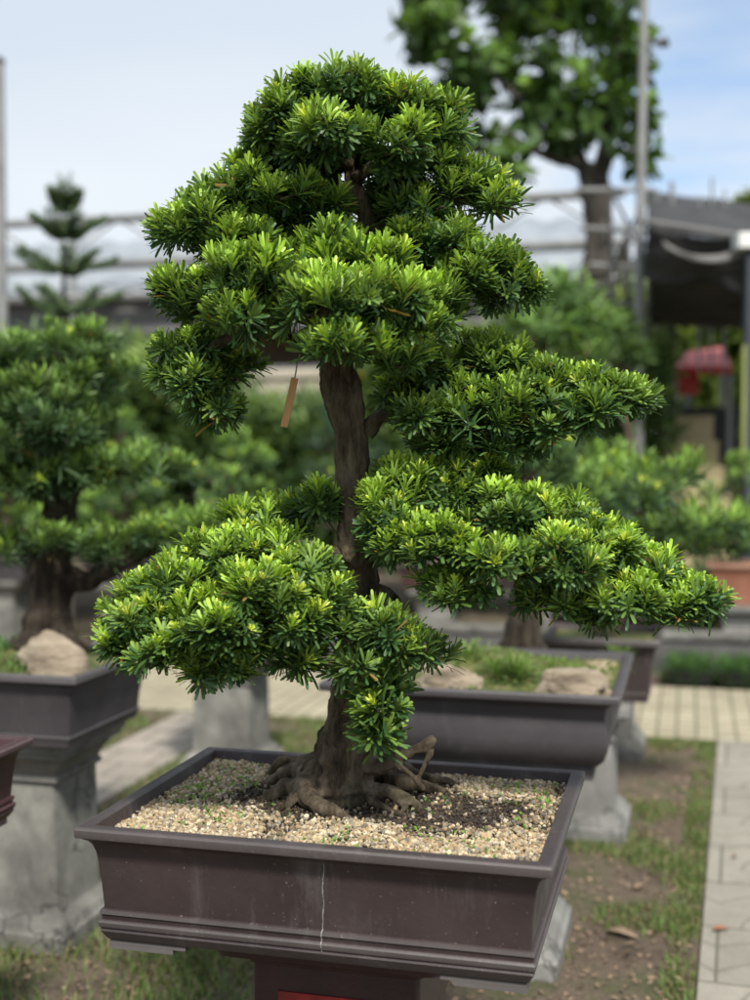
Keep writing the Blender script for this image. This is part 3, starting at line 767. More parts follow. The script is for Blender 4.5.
# large lower right
pad(tree, lobes_px([(415, 478, 40, 22, .0, .12), (470, 478, 46, 20, .04, .12), (390, 520, 30, 26, -.1, .09), (455, 590, 44, 20, -.18, .08), (395, 500, 40, 26, -.06, .11), (440, 492, 50, 28, .02, .13), (500, 512, 56, 30, -.04, .13), (555, 520, 50, 28, -.04, .12), (600, 545, 46, 28, -.08, .12), (645, 570, 44, 26, -.10, .11), (681, 598, 38, 24, -.12, .09), (560, 560, 56, 30, -.18, .12), (490, 560, 52, 30, -.18, .12), (430, 545, 46, 32, -.16, .11), (615, 598, 50, 20, -.18, .10), (395, 545, 30, 26, -.12, .08), (670, 612, 30, 16, -.16, .07), (560, 600, 36, 16, -.16, .08)]), fresh=.60, flush=.40, **KW)
pad(tree, lobes_px([(588, 622, 16, 14, -.16, .03)]), fresh=.2, flush=0, up=-.5, spacing=.04, **KW)
# large lower left
pad(tree, lobes_px([(312, 508, 28, 22, .04, .11), (270, 522, 44, 26, .04, .12), (235, 550, 48, 30, -.04, .13), (185, 580, 48, 32, -.10, .13), (140, 612, 40, 32, -.14, .12), (128, 640, 30, 24, -.14, .10), (165, 650, 44, 32, -.2, .11), (215, 622, 52, 36, -.22, .12), (265, 590, 48, 34, -.2, .12), (215, 668, 36, 22, -.2, .08), (295, 622, 40, 28, -.2, .1), (300, 568, 26, 18, -.16, .07), (278, 548, 34, 20, -.10, .08), (320, 592, 26, 22, -.16, .09), (255, 640, 36, 22, -.16, .09)]), fresh=.58, flush=.42, **KW)
# hanging sprigs in front of the trunk
pad(tree, lobes_px([(330, 625, 34, 22, -.18, .06), (372, 625, 34, 22, -.18, .06), (362, 665, 30, 22, -.18, .05), (405, 648, 30, 24, -.17, .06), (432, 655, 18, 18, -.14, .05), (300, 660, 22, 18, -.18, .05)]), fresh=.42, flush=.2, up=.5, spacing=.034, L=.046, inner=.15, **KW)
pad(tree, lobes_px([(384, 688, 18, 18, -.18, .04), (376, 714, 16, 16, -.19, .035), (381, 736, 10, 9, -.19, .025)]), fresh=.42, flush=.08, up=.4, spacing=.038, L=.052, W=.0078, inner=.1, **KW)

# hanging bamboo tag
tg = thing('wooden_tag', 'small brown wooden slip hanging on a wire from the middle tier', 'plant tag', P(297, 372, ZT-.12))
a, b_ = P(295, 378, ZT-.12)-tg.location, P(284, 427, ZT-.12)-tg.location
mb = MB(); d = (b_-a); s_ = Vector((d.z, 0, -d.x)).normalized()*.0068; t_ = Vector((0, .0022, 0))
vs = []
for q, wv in ((a, 1.0), (a+d*.5, 1.05), (b_, .95)):
    for sx, sy in ((-1, -1), (1, -1), (1, 1), (-1, 1)): vs.append(q+s_*sx*wv+t_*sy)
fs = [(0, 1, 2, 3), (11, 10, 9, 8)]
for r_ in (0, 4):
    for k in range(4): fs.append((r_+k, r_+4+k, r_+4+(k+1) % 4, r_+(k+1) % 4))
mb.add(vs, fs); mb.build('slip', M['wood_tag'], tg)
mb = MB(); mb.tube([a+d*.06, a+Vector((.002, 0, .012)), Vector((.001, 0, .02)), Vector((.006, .002, .035))], [.0015]*4, 5); mb.build('wire', M['metal'], tg)

# ================================================================== PEDESTALS
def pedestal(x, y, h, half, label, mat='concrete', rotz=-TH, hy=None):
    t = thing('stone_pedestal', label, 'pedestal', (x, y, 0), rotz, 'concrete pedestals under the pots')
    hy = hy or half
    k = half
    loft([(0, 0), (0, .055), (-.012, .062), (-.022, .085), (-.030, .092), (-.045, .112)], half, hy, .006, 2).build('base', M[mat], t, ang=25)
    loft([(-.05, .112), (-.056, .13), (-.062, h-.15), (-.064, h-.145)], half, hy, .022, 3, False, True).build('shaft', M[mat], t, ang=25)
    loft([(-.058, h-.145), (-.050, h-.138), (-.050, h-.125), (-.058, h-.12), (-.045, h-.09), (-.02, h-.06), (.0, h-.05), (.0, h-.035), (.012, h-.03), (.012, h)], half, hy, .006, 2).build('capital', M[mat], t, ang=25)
    return t
# left pedestal and pot
RL = CAMH-.685
lc = G(75, 678, RL); LPC = lc-XA*.42+YA*.30
LB = G(64, 957, 0)
make_pot(.84, .60, .235, M['clay2'], 'large charcoal rectangular pot with a tan rock, on the left pedestal', (LPC.x, LPC.y, RL-.235), -TH, 'tray', soil=('moss', 'mossy soil in the left charcoal pot', .06))
lp = LB-XA*.23+YA*.21
pedestal(lp.x, lp.y, RL-.235-.0004, .23, 'tall weathered grey pedestal with branching dark marks, at the left edge', hy=.21)
# pot two and its pedestal
R2 = CAMH-.70
c2 = G(621, 698, R2); P2C = c2-XA*.455+YA*.42
make_pot(.91, .84, .27, M['clay2'], 'wide charcoal pot with bulging sides, flat stones and grass tufts, behind the foreground pot', (P2C.x, P2C.y, R2-.27), -TH, 'bowl', soil=('moss', 'moss and grit in the wide charcoal pot', .085))
pedestal(P2C.x-.0, P2C.y-.06, R2-.27-.0004, .25, 'stepped pale pedestal base below the wide charcoal pot, beside the foreground pot', 'concrete_light')
# pedestal further right and pot on it
q = G(626, 846)-XA*.21+YA*.2
pedestal(q.x, q.y, .56, .21, 'short pale pedestal with stepped base seen under the right end of the wide charcoal pot', 'concrete_light')
make_pot(.50, .46, .27, M['clay'], 'small dark plum pot half hidden behind the right end of the wide charcoal pot', (q.x+.12, q.y+.1, .5604), -TH, 'tray', soil=('moss', 'soil in the small dark plum pot'))
Q3 = Vector((q.x+.12, q.y+.1, .80))
q = G(643, 762)-XA*.2+YA*.2
pedestal(q.x, q.y, .56, .2, 'far pedestal whose pale base stands just before the buff cross path', 'concrete')
make_pot(.62, .46, .22, M['clay'], 'dark brown pot on the far pedestal before the buff cross path', (q.x, q.y, .5604), -TH, 'tray', soil=('soil', 'soil in the dark brown pot before the buff path'))
Q4 = Vector((q.x, q.y, .76))
q = P(232, 700, 6.2)
pedestal(q.x, q.y, .60, .165+.045, 'upright grey pedestal standing behind the lower left foliage of the sharp bonsai', 'concrete')
make_pot(.60, .45, .22, M['clay2'], 'charcoal pot on the upright grey pedestal behind the lower left foliage', (q.x, q.y, .6004), -TH, 'tray', soil=('soil', 'soil in the charcoal pot on the upright grey pedestal'))
Q5 = Vector((q.x, q.y, .80))
# far left small maroon pot
cl_ = G(34, 737, .90)
c = cl_-XA*.27-YA*.21
make_pot(.54, .42, .205, M['maroon'], 'glazed maroon pot cut off by the left edge of the picture', (c.x, c.y, .90-.205), -TH, 'main', soil=('soil_light', 'gritty soil in the glazed maroon pot'))
pedestal(c.x-.06, c.y, .90-.205-.0004, .14, 'narrow pedestal under the glazed maroon pot at the left edge')

# ================================================================== LEFT TREE
ZL = LPC.y+.05
def TL(px, py, dz=0, r=None):
    v = P(px, py, ZL+dz); return v if r is None else (v.x, v.y, v.z, r)
lt = thing('bonsai_tree', 'thick trunked podocarpus bonsai with long narrow leaves in the left charcoal pot', 'bonsai tree', G(48, 640, RL-.03))
ol = lt.location.copy()
mb = MB()
limb(mb, [TL(46, 648, 0, .12), TL(48, 630, 0, .088), TL(50, 600, 0, .072), TL(50, 570, 0, .070), TL(56, 535, 0, .066), TL(60, 490, 0, .055), TL(50, 440, 0, .045), TL(60, 390, 0, .03), TL(60, 350, 0, .015)], 14, 5, .25)
limb(mb, [TL(54, 570, 0, .05), TL(82, 582, -.02, .04), TL(104, 573, -.03, .032), TL(140, 556, -.04, .02), TL(170, 545, -.04, .01)], 12, 5, .35, 4)
limb(mb, [TL(60, 490, 0, .035), TL(100, 475, -.02, .025), TL(140, 468, -.02, .012)], 10, 5, .3, 8)
limb(mb, [TL(60, 490, 0, .035), TL(20, 480, -.1, .025), TL(-20, 485, -.15, .012)], 10, 5, .3, 9)
for i, (dx, dy) in enumerate(((30, 0), (-30, 4), (12, 12), (-14, 10))):
    limb(mb, [TL(48, 630, -.03, .05), TL(48+dx*.7, 640+dy*.5, -.06, .035), TL(48+dx*1.2, 650+dy, -.08, .015)], 8, 4, .3, i)
remesh(mb, 'trunk', M['bark_dark'], lt, .009, .008, ol)
def lobesL(ls):
    out = []
    for (px, py, rx, ry, dz, rd) in ls:
        c = TL(px, py, dz); s_ = c.y/F; r_ = (rx*s_*.86, rd*.9, ry*s_*.74); out.append((c, r_))
        for k in range(5):
            g = RNG.normal(0, 1, 3); g[2] = abs(g[2])*.8; g /= np.linalg.norm(g); m = RNG.uniform(.03, .055)
            out.append((Vector(c)+Vector((g[0]*r_[0]*.9, g[1]*r_[1]*.9, g[2]*r_[2]*.9)), (m*1.3, m*1.3, m)))
    return out
KL = dict(origin=ol, tpl='mid', L=.056, W=.0080, nleaf=17, spacing=.043, twig_mat=None, cm=CM2, cy=CY2, curl=.15, low=-.25)
pad(lt, lobesL([(62, 352, 62, 34, .05, .2), (95, 385, 44, 46, .05, .18), (20, 360, 40, 30, .0, .2), (40, 400, 52, 34, -.14, .15), (-10, 400, 50, 50, 0, .2), (80, 425, 40, 24, .05, .15)]), fresh=.45, flush=.05, **KL)
pad(lt, lobesL([(30, 425, 50, 26, -.2, .14), (5, 440, 40, 24, -.2, .12), (60, 440, 30, 18, -.16, .1)]), fresh=.15, flush=0, **KL)
pad(lt, lobesL([(20, 485, 48, 24, -.12, .16), (65, 478, 48, 22, -.10, .16), (115, 464, 44, 20, .0, .14), (150, 468, 30, 16, .0, .12), (-20, 480, 40, 26, -.1, .2)]), fresh=.5, flush=.08, **KL)
pad(lt, lobesL([(75, 540, 48, 20, -.08, .15), (120, 540, 48, 20, -.08, .15), (165, 535, 36, 17, -.06, .12), (198, 530, 22, 12, -.04, .08), (100, 552, 44, 12, .0, .14), (5, 552, 26, 16, -.05, .14)]), fresh=.55, flush=.1, **KL)
# rock in left pot
def rock(px, py, zbase, w_, h_, d_, label, yaw=0, seed=0, flat=1):
    c = G(px, py, zbase); bm = bmesh.new(); bmesh.ops.create_icosphere(bm, subdivisions=5, radius=1)
    for v in bm.verts:
        p = v.co.copy(); n1 = noise.fractal(p*1.3+Vector((seed, 0, 0)), .8, 2, 4)+.35*abs(noise.noise(p*3.3+Vector((0, seed, 0))))-.12*abs(noise.noise(p*9+Vector((0, seed, 0))))
        k = 1+(.28 if seed > 2 else .12)*n1
        q = Vector((p.x*w_/2, p.y*d_/2, max(-.2, p.z)*h_))*k
        q.z += (.06 if seed > 2 else .02)*h_*math.sin(p.z*9+n1*4)
        v.co = q
    me = bpy.data.meshes.new('rock'); bm.to_mesh(me); bm.free(); finish(me, 50)
    o = link('rock', me, M['rock']); o.location = c; o.rotation_euler = (0, 0, yaw); return tag(o, label, 'rock', 'rocks set in the bonsai pots')
rock(50, 676, RL-.035, .26, .135, .15, 'rounded tan rock at the front corner of the left charcoal pot', -TH, 1)
rock(572, 697, R2-.035, .23, .085, .12, 'long layered brown stone right of the grass tuft in the wide charcoal pot', -TH, 5)
rock(446, 692, R2-.035, .22, .085, .13, 'pale orange stone left of the grass tuft in the wide charcoal pot', -TH, 9)
rock(480, 668, R2-.02, .30, .07, .12, 'low dark stone ridge behind the grass tufts in the wide charcoal pot', -TH-.1, 14)

def tuft(px, py, z, n, L, label, cm=CM, name='grass_tuft'):
    c = G(px, py, z); lv = Leaves('fine' if n > 60 else 'mid', .15)
    for i in range(5):
        off = RNG.normal(0, .016, 3); off[2] = .0
        lv.rosette(off, np.array([off[0]*6, off[1]*6, 1.]), n//5, L, .0040, np.array([.040, .085, .030]), np.array([.16, .26, .05]), (5, 72), 0, .5, curl=.45)
    o = lv.build(name, M['grass']); o.location = c; return tag(o, label, 'grass tuft', 'grass tufts in the wide charcoal pot')
tuft(507, 672, R2+.022, 400, .078, 'dark green mondo grass tuft at the front of the wide charcoal pot')
tuft(474, 662, R2+.02, 300, .10, 'darker mondo grass tuft further back on the left in the wide charcoal pot')
tuft(620, 655, R2-.03, 120, .06, 'small grass tuft at the far right corner of the wide charcoal pot')
# low ground cover in left pot
lv = Leaves('mid')
for i in range(260):
    x = RNG.uniform(-.38, .2); y = RNG.uniform(-.22, .24)
    p = LPC+XA*x+YA*y; p.z = RL-.028+.06*math.exp(-((x*x+y*y)/.0625))
    if (G(50, 668, RL-.03)-p).length < .15: continue
    lv.rosette(np.array(p), np.array([RNG.normal(0, .3), RNG.normal(0, .3), 1.]), 8, RNG.uniform(.03, .075), .006, np.array([.04, .10, .025]), np.array([.13, .26, .05]), (10, 70))
tag(lv.build('ground_cover', M['leaf_soft']), 'leafy ground cover around the trunk in the left charcoal pot', 'ground cover', kind='stuff')
gravel('gravel', 1500, .40, .37, (P2C.x, P2C.y, 0), R2-.029, .006, PAL, 'pale grit along the edges of the wide charcoal pot', lambda x, y: 1 if (y < -.25 or x > .30) and noise.noise(Vector((x*8, y*8, 2))) > -.25 else .02)
lv = Leaves('mid')
for i in range(900):
    x = RNG.uniform(-.4, .4); y = RNG.uniform(-.36, .36)
    if noise.noise(Vector((x*8, y*8, 4))) < -.1: continue
    p = P2C+XA*x+YA*y; p.z = R2-.026+.085*math.exp(-((x*x+y*y)/.0625))
    lv.rosette(np.array(p), np.array([RNG.normal(0, .3), RNG.normal(0, .3), 1.]), 6, RNG.uniform(.008, .02), .006, np.array([.09, .14, .025]), np.array([.2, .3, .05]), (25, 80))
tag(lv.build('moss', M['leaf_soft']), 'yellow green moss and seedlings in the wide charcoal pot', 'moss', kind='stuff')

# ================================================================== TREE IN POT TWO
Z2 = P2C.y
base = G(524, 642, R2-.03)
t2 = thing('bonsai_tree', 'rough trunked bonsai in the wide charcoal pot, its crown behind the lower right foliage', 'bonsai tree', base)
mb = MB()
def T2(px, py, dz=0, r=None):
    v = P(px, py, base.y+dz)-base; return v if r is None else (v.x, v.y, v.z, r)
limb(mb, [T2(522, 650, 0, .10), T2(523, 635, 0, .075), T2(525, 610, 0, .058), T2(526, 585, 0, .055), T2(532, 550, 0, .05), T2(525, 510, 0, .04), T2(530, 470, 0, .03)], 12, 5, .25, 3)
limb(mb, [T2(528, 570, 0, .035), T2(560, 545, 0, .02), T2(610, 520, 0, .012), T2(650, 510, 0, .006)], 8, 4, .3, 5)
limb(mb, [T2(528, 560, 0, .03), T2(500, 535, 0, .02), T2(450, 520, 0, .01)], 8, 4, .3, 6)
mb.build('trunk', M['bark_dark'], t2, ang=80)
def lobes2(ls):
    return [(T2(px, py, dz), (rx*base.y/F, rd, ry*base.y/F)) for (px, py, rx, ry, dz, rd) in ls]
K2 = dict(tpl='mid', L=.062, W=.009, nleaf=15, spacing=.055, cm=CM2, cy=CY2)
pad(t2, lobes2([(600, 500, 60, 26, .05, .15), (640, 492, 44, 24, .1, .13), (560, 485, 50, 26, .1, .15)]), fresh=.5, **K2)
pad(t2, lobes2([(500, 470, 60, 26, .05, .15), (450, 490, 50, 26, .05, .15), (540, 455, 40, 20, .05, .12)]), fresh=.3, **K2)

# ================================================================== BACKGROUND BONSAI
def proto_bonsai(seed, H_=1.15, Wd=.9, npad=7, L=.085, W_=.016, spc=.095, cm=CM2*1.15, cy=CY2*1.15, fresh=.5):
    global RNG
    RNG = np.random.default_rng(seed); rs = random.Random(seed)
    t = thing('bonsai_tree', '', 'bonsai tree')
    mb = MB(); path = [(0, 0, -.02, .075), (0, 0, .02, .055)]
    x = y = 0
    for i in range(1, 7):
        x += rs.uniform(-.05, .05); y += rs.uniform(-.04, .04)
        path.append((x, y, H_*i/6.5, .05*(1-i/7.5)))
    limb(mb, path, 9, 4, .25, seed)
    pads = []
    for i in range(npad):
        h = H_*(.32+.66*i/(npad-1)); a = i*2.4+rs.uniform(-.4, .4); reach = Wd*.5*(1-.62*i/(npad-1))*rs.uniform(.75, 1.05)
        if i == npad-1: reach = 0
        cx, cy_ = reach*.62*math.cos(a), reach*.62*math.sin(a)
        r_ = max(.17, reach*.62)*rs.uniform(.9, 1.15)
        pads.append([(Vector((cx, cy_, h)), (r_, r_, .085)), (Vector((cx*1.5+rs.uniform(-.05, .05), cy_*1.5, h-.03)), (r_*.6, r_*.6, .06)), (Vector((cx*.6, cy_*.6, h+.04)), (r_*.6, r_*.6, .07))])
        limb(mb, [(path[2][0]*.5, 0, h-.13, .022), (cx*.6, cy_*.6, h-.07, .014), (cx, cy_, h-.03, .006)], 6, 3, .2, i)
    mb.build('trunk', M['bark'], t, ang=80)
    for p in pads: pad(t, p, L=L, W=W_, nleaf=11, spacing=spc, fresh=fresh, flush=.05, tpl='mid', cm=cm, cy=cy, mat=M['leaf_soft'])
    return t
pr = [proto_bonsai(101), proto_bonsai(202, 1.0, 1.1, 6, fresh=.75), proto_bonsai(303, 1.3, 1.0, 8, L=.10, W_=.012, fresh=.35, cm=np.array([.045, .085, .05]), cy=np.array([.12, .22, .09]))]
used = set()
def place_b(k, loc, rot, sc, label):
    if k in used: o = copy_tree(pr[k])
    else: o = pr[k]; used.add(k)
    o.location = loc; o.rotation_euler = (0, 0, rot); o.scale = (sc,)*3; o['label'] = label; o['group'] = 'bonsai trees in the rows behind'
t3 = thing('bonsai_tree', 'long leaved bonsai with flat pads spreading right, in the small dark plum pot', 'bonsai tree', Q3-Vector((0, 0, .02)))
def T3(px, py, dz=0, r=None):
    v = P(px, py, Q3.y+dz)-t3.location; return v if r is None else (v.x, v.y, v.z, r)
mb = MB(); limb(mb, [(0, 0, -.03, .07), (0, 0, .03, .05), T3(630, 590, 0, .045), T3(628, 545, 0, .035), T3(640, 510, 0, .02), T3(650, 480, 0, .01)], 10, 4, .25, 3)
limb(mb, [T3(630, 565, 0, .03), T3(670, 548, -.05, .02), T3(720, 545, -.05, .008)], 8, 4, .25, 4)
mb.build('trunk', M['bark'], t3, ang=80)
K3 = dict(tpl='mid', L=.095, W=.0125, nleaf=15, spacing=.072, cm=CM2, cy=CY2, curl=.12)
def lobes3(ls): return [(T3(px, py, dz), (rx*Q3.y/F, rd, ry*Q3.y/F)) for (px, py, rx, ry, dz, rd) in ls]
pad(t3, lobes3([(635, 484, 46, 26, 0, .2), (672, 474, 30, 20, -.05, .15), (600, 488, 40, 24, .1, .2)]), fresh=.75, flush=.1, **K3)
pad(t3, lobes3([(665, 525, 44, 20, -.1, .2), (710, 522, 42, 22, -.05, .2), (748, 536, 28, 18, .0, .15), (695, 545, 40, 12, .0, .2)]), fresh=.8, flush=.08, **K3)
place_b(1, Q4-Vector((0, 0, .02)), 2.1, .85, 'fresh green bonsai in the dark brown pot before the buff cross path')
place_b(0, Q5-Vector((0, 0, .03)), 3.0, .62, 'blurred bonsai in the charcoal pot on the upright grey pedestal')
# far row beyond the cross path
far = [(-3.1, 10.3, 1, .2, 1.1, 'far bonsai hidden behind the left charcoal pot tree', 'clay2'),
       (-2.05, 10.0, 0, 1.2, 1.0, 'far bonsai right of the small conifer, above the left pot tree', 'clay'),
       (-1.15, 9.9, 1, 2.2, 1.0, 'far spreading bonsai below the drooping left lobe of the sharp tree', 'maroon'),
       (-.3, 9.8, 2, 3.0, .95, 'far grey green bonsai left of the sharp trunk, behind the wooden tag', 'clay2'),
       (.5, 9.6, 0, 4.0, 1.0, 'far bonsai just right of the sharp trunk', 'maroon'),
       (1.25, 9.5, 2, 5.0, 1.15, 'tall bluish green bonsai behind the right middle tier', 'clay'),
       (1.85, 9.6, 1, .9, .8, 'fresh green bonsai between the right middle tier and the sandstone steps', 'clay2')]
for (x, y, k, rz, sc, lb, pm) in far:
    pedestal(x, y, .55, .2, 'concrete pedestal under the '+lb.split(' behind')[0].split(' below')[0].split(' hidden')[0].split(' right of')[0].split(' just')[0].split(' left of')[0].split(' between')[0]+' at %s' % {'-3.1': 'the far left end of the back row', '-2.05': 'the left of the back row', '-1.15': 'left of centre in the back row', '-0.3': 'the middle of the back row', '0.5': 'right of centre in the back row', '1.25': 'the right of the back row', '1.85': 'the right end of the back row'}[str(x)], 'concrete')
    make_pot(.6, .45, .2, M[pm], 'pot holding the '+lb, (x, y, .5504), -TH, 'tray', soil=('soil', 'soil in the pot of the '+lb[:60]))
    place_b(k, (x, y, .72), rz, sc, lb)
# terracotta pot on pale block at the right
tp = P(738, 585, 9.3)
pedestal(tp.x, tp.y, .46, .17, 'pale block pedestal under the terracotta pot at the right edge', 'concrete_light')
make_pot(.46, .4, .32, M['terracotta'], 'terracotta pot at the right edge above the paved path', (tp.x, tp.y, .4604), -TH, 'tray', soil=('soil', 'soil in the terracotta pot'))
place_b(1, (tp.x, tp.y, .74), 1.3, .8, 'low fresh green bonsai in the terracotta pot at the right edge')

# black nursery trays with dense short grass, at the far edge of the cross path
tr0 = G(662, 688)
def tray():
    t = thing('nursery_tray', '', 'nursery tray', group='nursery trays of short grass')
    loft([(-.02, 0), (0, .09), (.008, .092), (.008, .10), (-.006, .10), (-.012, .07)], .15, .2, .02, 3).build('tray', M['black'], t)
    lv = Leaves('mid')
    for i in range(70):
        lv.rosette(np.array([RNG.uniform(-.14, .14), RNG.uniform(-.19, .19), .09]), np.array([RNG.normal(0, .2), RNG.normal(0, .2), 1.]), 9, .16, .009, np.array([.03, .08, .022]), np.array([.10, .2, .04]), (4, 42))
    lv.build('grass', M['grass'], t); return t
ty = tray()
for i, lb in enumerate(['leftmost grass tray at the far edge of the buff path', 'grass tray second from the left beyond the buff path', 'grass tray third from the left beyond the buff path', 'rightmost grass tray before the terracotta pot pedestal']):
    o = ty if i == 0 else copy_tree(ty)
    p = tr0+XA*(.18+i*.34)+YA*.22; o.location = (p.x, p.y, .02); o.rotation_euler = (0, 0, -TH); o['label'] = lb
kb = tr0+XA*.2+YA*.75
w_ = thing('planter_edge', 'low dark stone border of the bed behind the grass trays', 'planter border', (kb.x, kb.y, 0), -TH)
loft([(0, 0), (0, .22), (-.01, .24)], 3.2, .12, .01, 2).build('kerb', M['metal_dark'], w_)
loft([(0, .241), (.02, .245), (.02, .28), (.01, .285)], 3.2, .12, .01, 2).build('coping', M['concrete'], w_)

# ================================================================== VEGETATION BEHIND
def shrub_mass(name, label, x0, x1, y0, y1, h0, h1, n, cm, cy, L=.22, W_=.04, kind='stuff'):
    lv = Leaves('mid')
    for i in range(n):
        x = RNG.uniform(x0, x1); y = RNG.uniform(y0, y1)
        hh = h0+(h1-h0)*(noise.noise(Vector((x*.8, y*.8, 3)))*.5+.5)
        if name == 'shrubbery' and x0 < -6 and (-1.35 < x < -.35): hh = min(hh, 2.15)
        z = hh*RNG.uniform(.1, 1)**.6
        lv.rosette(np.array([x, y, z]), np.array([RNG.normal(0, .5), -.3+RNG.normal(0, .4), 1.]), 8, L*RNG.uniform(.7, 1.3), W_, cm, cy, (10, 80), 0, .6*RNG.random()*z/h1+.1)
    return tag(lv.build(name, M['leaf_soft']), label, 'shrubbery', kind=kind)
RNG = np.random.default_rng(5)
shrub_mass('shrubbery', 'blurred band of green shrubs behind the rows of bonsai', -7, 2.85, 11.6, 13.2, 2.3, 3.15, 5400, np.array([.055, .11, .035]), np.array([.22, .32, .07]))
shrub_mass('shrubbery', 'brighter yellow green shrubs beyond the canopy at the far right', 2.0, 10, 17.5, 20, 3.2, 4.6, 5000, np.array([.08, .14, .03]), np.array([.25, .33, .05]), .28, .06)
# feathery light green tree right of the sharp crown
def bush(label, px, py, Y, wpx, hpx, cm, cy, name='feathery_tree', L=.17, W_=.03, spc=.13, kinds=6, seed=1, fresh=.8):
    c = P(px, py, Y); s_ = Y/F
    t = thing(name, label, 'tree', (c.x, c.y, 0)); mb = MB()
    limb(mb, [(0, 0, 0, .06), (.05, 0, c.z*.5, .045), (0, 0, c.z, .02)], 8, 4, .2, seed)
    rs = random.Random(seed); lob = []
    for i in range(kinds):
        a = rs.uniform(0, 6.28); rr = rs.uniform(0, .75)
        q = Vector((math.cos(a)*rr*wpx*s_, math.sin(a)*rr*wpx*s_*.7, c.z+rs.uniform(-.8, .8)*hpx*s_))
        lob.append((q, (wpx*s_*rs.uniform(.35, .55), wpx*s_*.45, hpx*s_*rs.uniform(.28, .45))))
        limb(mb, [(0, 0, c.z*.7, .02), (q.x*.6, q.y*.6, q.z-.1, .012), (q.x, q.y, q.z, .005)], 5, 3, .1, i)
    mb.build('trunk', M['bark'], t, ang=80)
    pad(t, lob, L=L, W=W_, nleaf=9, spacing=spc, fresh=fresh, flush=0, tpl='mid', cm=cm, cy=cy, mat=M['leaf_soft'], up=.5, low=-.8, curl=.5)
bush('feathery light green tree behind the right side of the sharp crown', 535, 320, 9.0, 75, 50, np.array([.07, .14, .04]), np.array([.20, .34, .08]), seed=3, kinds=9)
bush('rounded green tree left of the canopy post, behind the right middle tier', 625, 335, 10.6, 52, 34, np.array([.05, .10, .03]), np.array([.14, .24, .06]), seed=8, kinds=7, name='round_tree', spc=.12)
bush('small yellow green tree above the canopy at the right edge', 752, 210, 24, 22, 20, np.array([.12, .17, .03]), np.array([.30, .36, .06]), seed=12, name='small_tree', L=.25, W_=.08, spc=.2)

# ---- Norfolk pine at the left
np_ = P(66, 330, 10.2)
ar = thing('conifer', 'young tiered conifer with upswept branches behind the left bonsai', 'tree', (np_.x, np_.y, 0))
mb = MB(); ztop = P(63, 180, 10.2).z; zb = .0
limb(mb, [(0, 0, 0, .05), (0, 0, 1.5, .036), (-.01, 0, 2.6, .026), (-.02, 0, ztop, .006)], 8, 4, .1)
mb.build('trunk', M['bark_far'], ar, ang=80)
tiers = [(232, 36), (268, 48), (308, 58), (352, 56), (395, 60), (206, 18)]
def tierz(py): return P(63, py, 10.2).z
for ti, (py, wpx) in enumerate(tiers):
    lv = Leaves('mid'); z = tierz(py)-.02; ln = wpx*10.2/F
    mb = MB()
    for k in range(7):
        a = k*math.pi/3.5+ti*.5; pts = []; ln = wpx*10.2/F*RNG.uniform(.7, 1.1)
        for j in range(9):
            t = (j+1)/9; pts.append(Vector((math.cos(a)*ln*t, math.sin(a)*ln*t, z-.05*t+.17*t*t+.02*math.sin(k*3+t*4))))
        mb.tube([Vector((0, 0, z))]+pts, [.008*(1-.08*i) for i in range(10)], 5)
        for j, q in enumerate(pts):
            dr = (pts[min(j+1, 8)]-pts[max(j-1, 0)]).normalized()
            for sd in (-1, 1):
                lt_ = Vector((-dr.y, dr.x, 0)).normalized()*sd
                dd = dr*.6+lt_*.7+Vector((0, 0, .25)); m_ = .03+.045*math.sin(.4+j/9*2.4)
                for u in RNG.uniform(.0, 1.2, 5):
                    lv.rosette(np.array(q+dd*m_*u), np.array(dd), 6, .035, .011, np.array([.045, .085, .04]), np.array([.14, .22, .08]), (15, 75), 0, .5)
    f = lv.build('foliage', M['leaf_soft'], ar); mb.build('branch', M['bark_far'], f, ang=80)
lv = Leaves('mid')
for k in range(4):
    for j in range(3):
        a = k*.7; rr = .02+.035*j; lv.rosette(np.array([-.02+math.cos(a)*rr*.8, math.sin(a)*rr*.8, ztop-.06+rr*1.2-.05*(k % 3)]), np.array([math.cos(a)*.5, math.sin(a)*.5, 1]), 6, .05, .012, np.array([.05, .10, .06]), np.array([.14, .22, .1]), (15, 60), 0, .5)
lv.build('foliage', M['leaf_soft'], ar)

# ================================================================== BIG BROADLEAF TREE
ZB = 13.0
bt_base = P(597, 300, ZB)
bt = thing('broadleaf_tree', 'large broadleaf tree with a pale forked trunk against the sky, upper right', 'tree', (bt_base.x, bt_base.y, 0))
ob = bt.location.copy()
def TBg(px, py, dz=0, r=None):
    v = P(px, py, ZB+dz)-ob; return v if r is None else (v.x, v.y, v.z, r)
mb = MB()
limb(mb, [(0, 0, 0, .26), TBg(594, 380, 0, .21), TBg(594, 285, 0, .17), TBg(599, 235, 0, .15), TBg(596, 190, 0, .17)], 14, 5, .2)
for b_ in ([(596, 195, 0, .12), (585, 168, 0, .085), (560, 160, 0, .06), (530, 148, -.2, .05), (495, 120, -.4, .03)],
           [(592, 190, 0, .10), (580, 160, .2, .08), (565, 120, .3, .06), (550, 70, .3, .04), (545, 20, .3, .03)],
           [(598, 190, 0, .11), (605, 150, 0, .08), (612, 100, 0, .06), (618, 40, 0, .04), (622, -10, 0, .02)],
           [(560, 160, 0, .05), (520, 100, -.3, .04), (470, 55, -.3, .03), (430, 30, -.3, .02)],
           [(600, 170, 0, .07), (625, 140, -.3, .04), (640, 110, -.4, .02)],
           [(575, 150, .2, .05), (540, 110, .5, .04), (500, 40, .6, .03), (480, -10, .6, .02)]):
    limb(mb, [TBg(*q) for q in b_], 9, 5, .2, len(b_))
remesh(mb, 'trunk', M['bark_far'], bt, .03, .02, Vector((0, 0, 0)))
def lobesB(ls):
    return [(TBg(px, py, dz), (rx*ZB/F, rd, ry*ZB/F)) for (px, py, rx, ry, dz, rd) in ls]
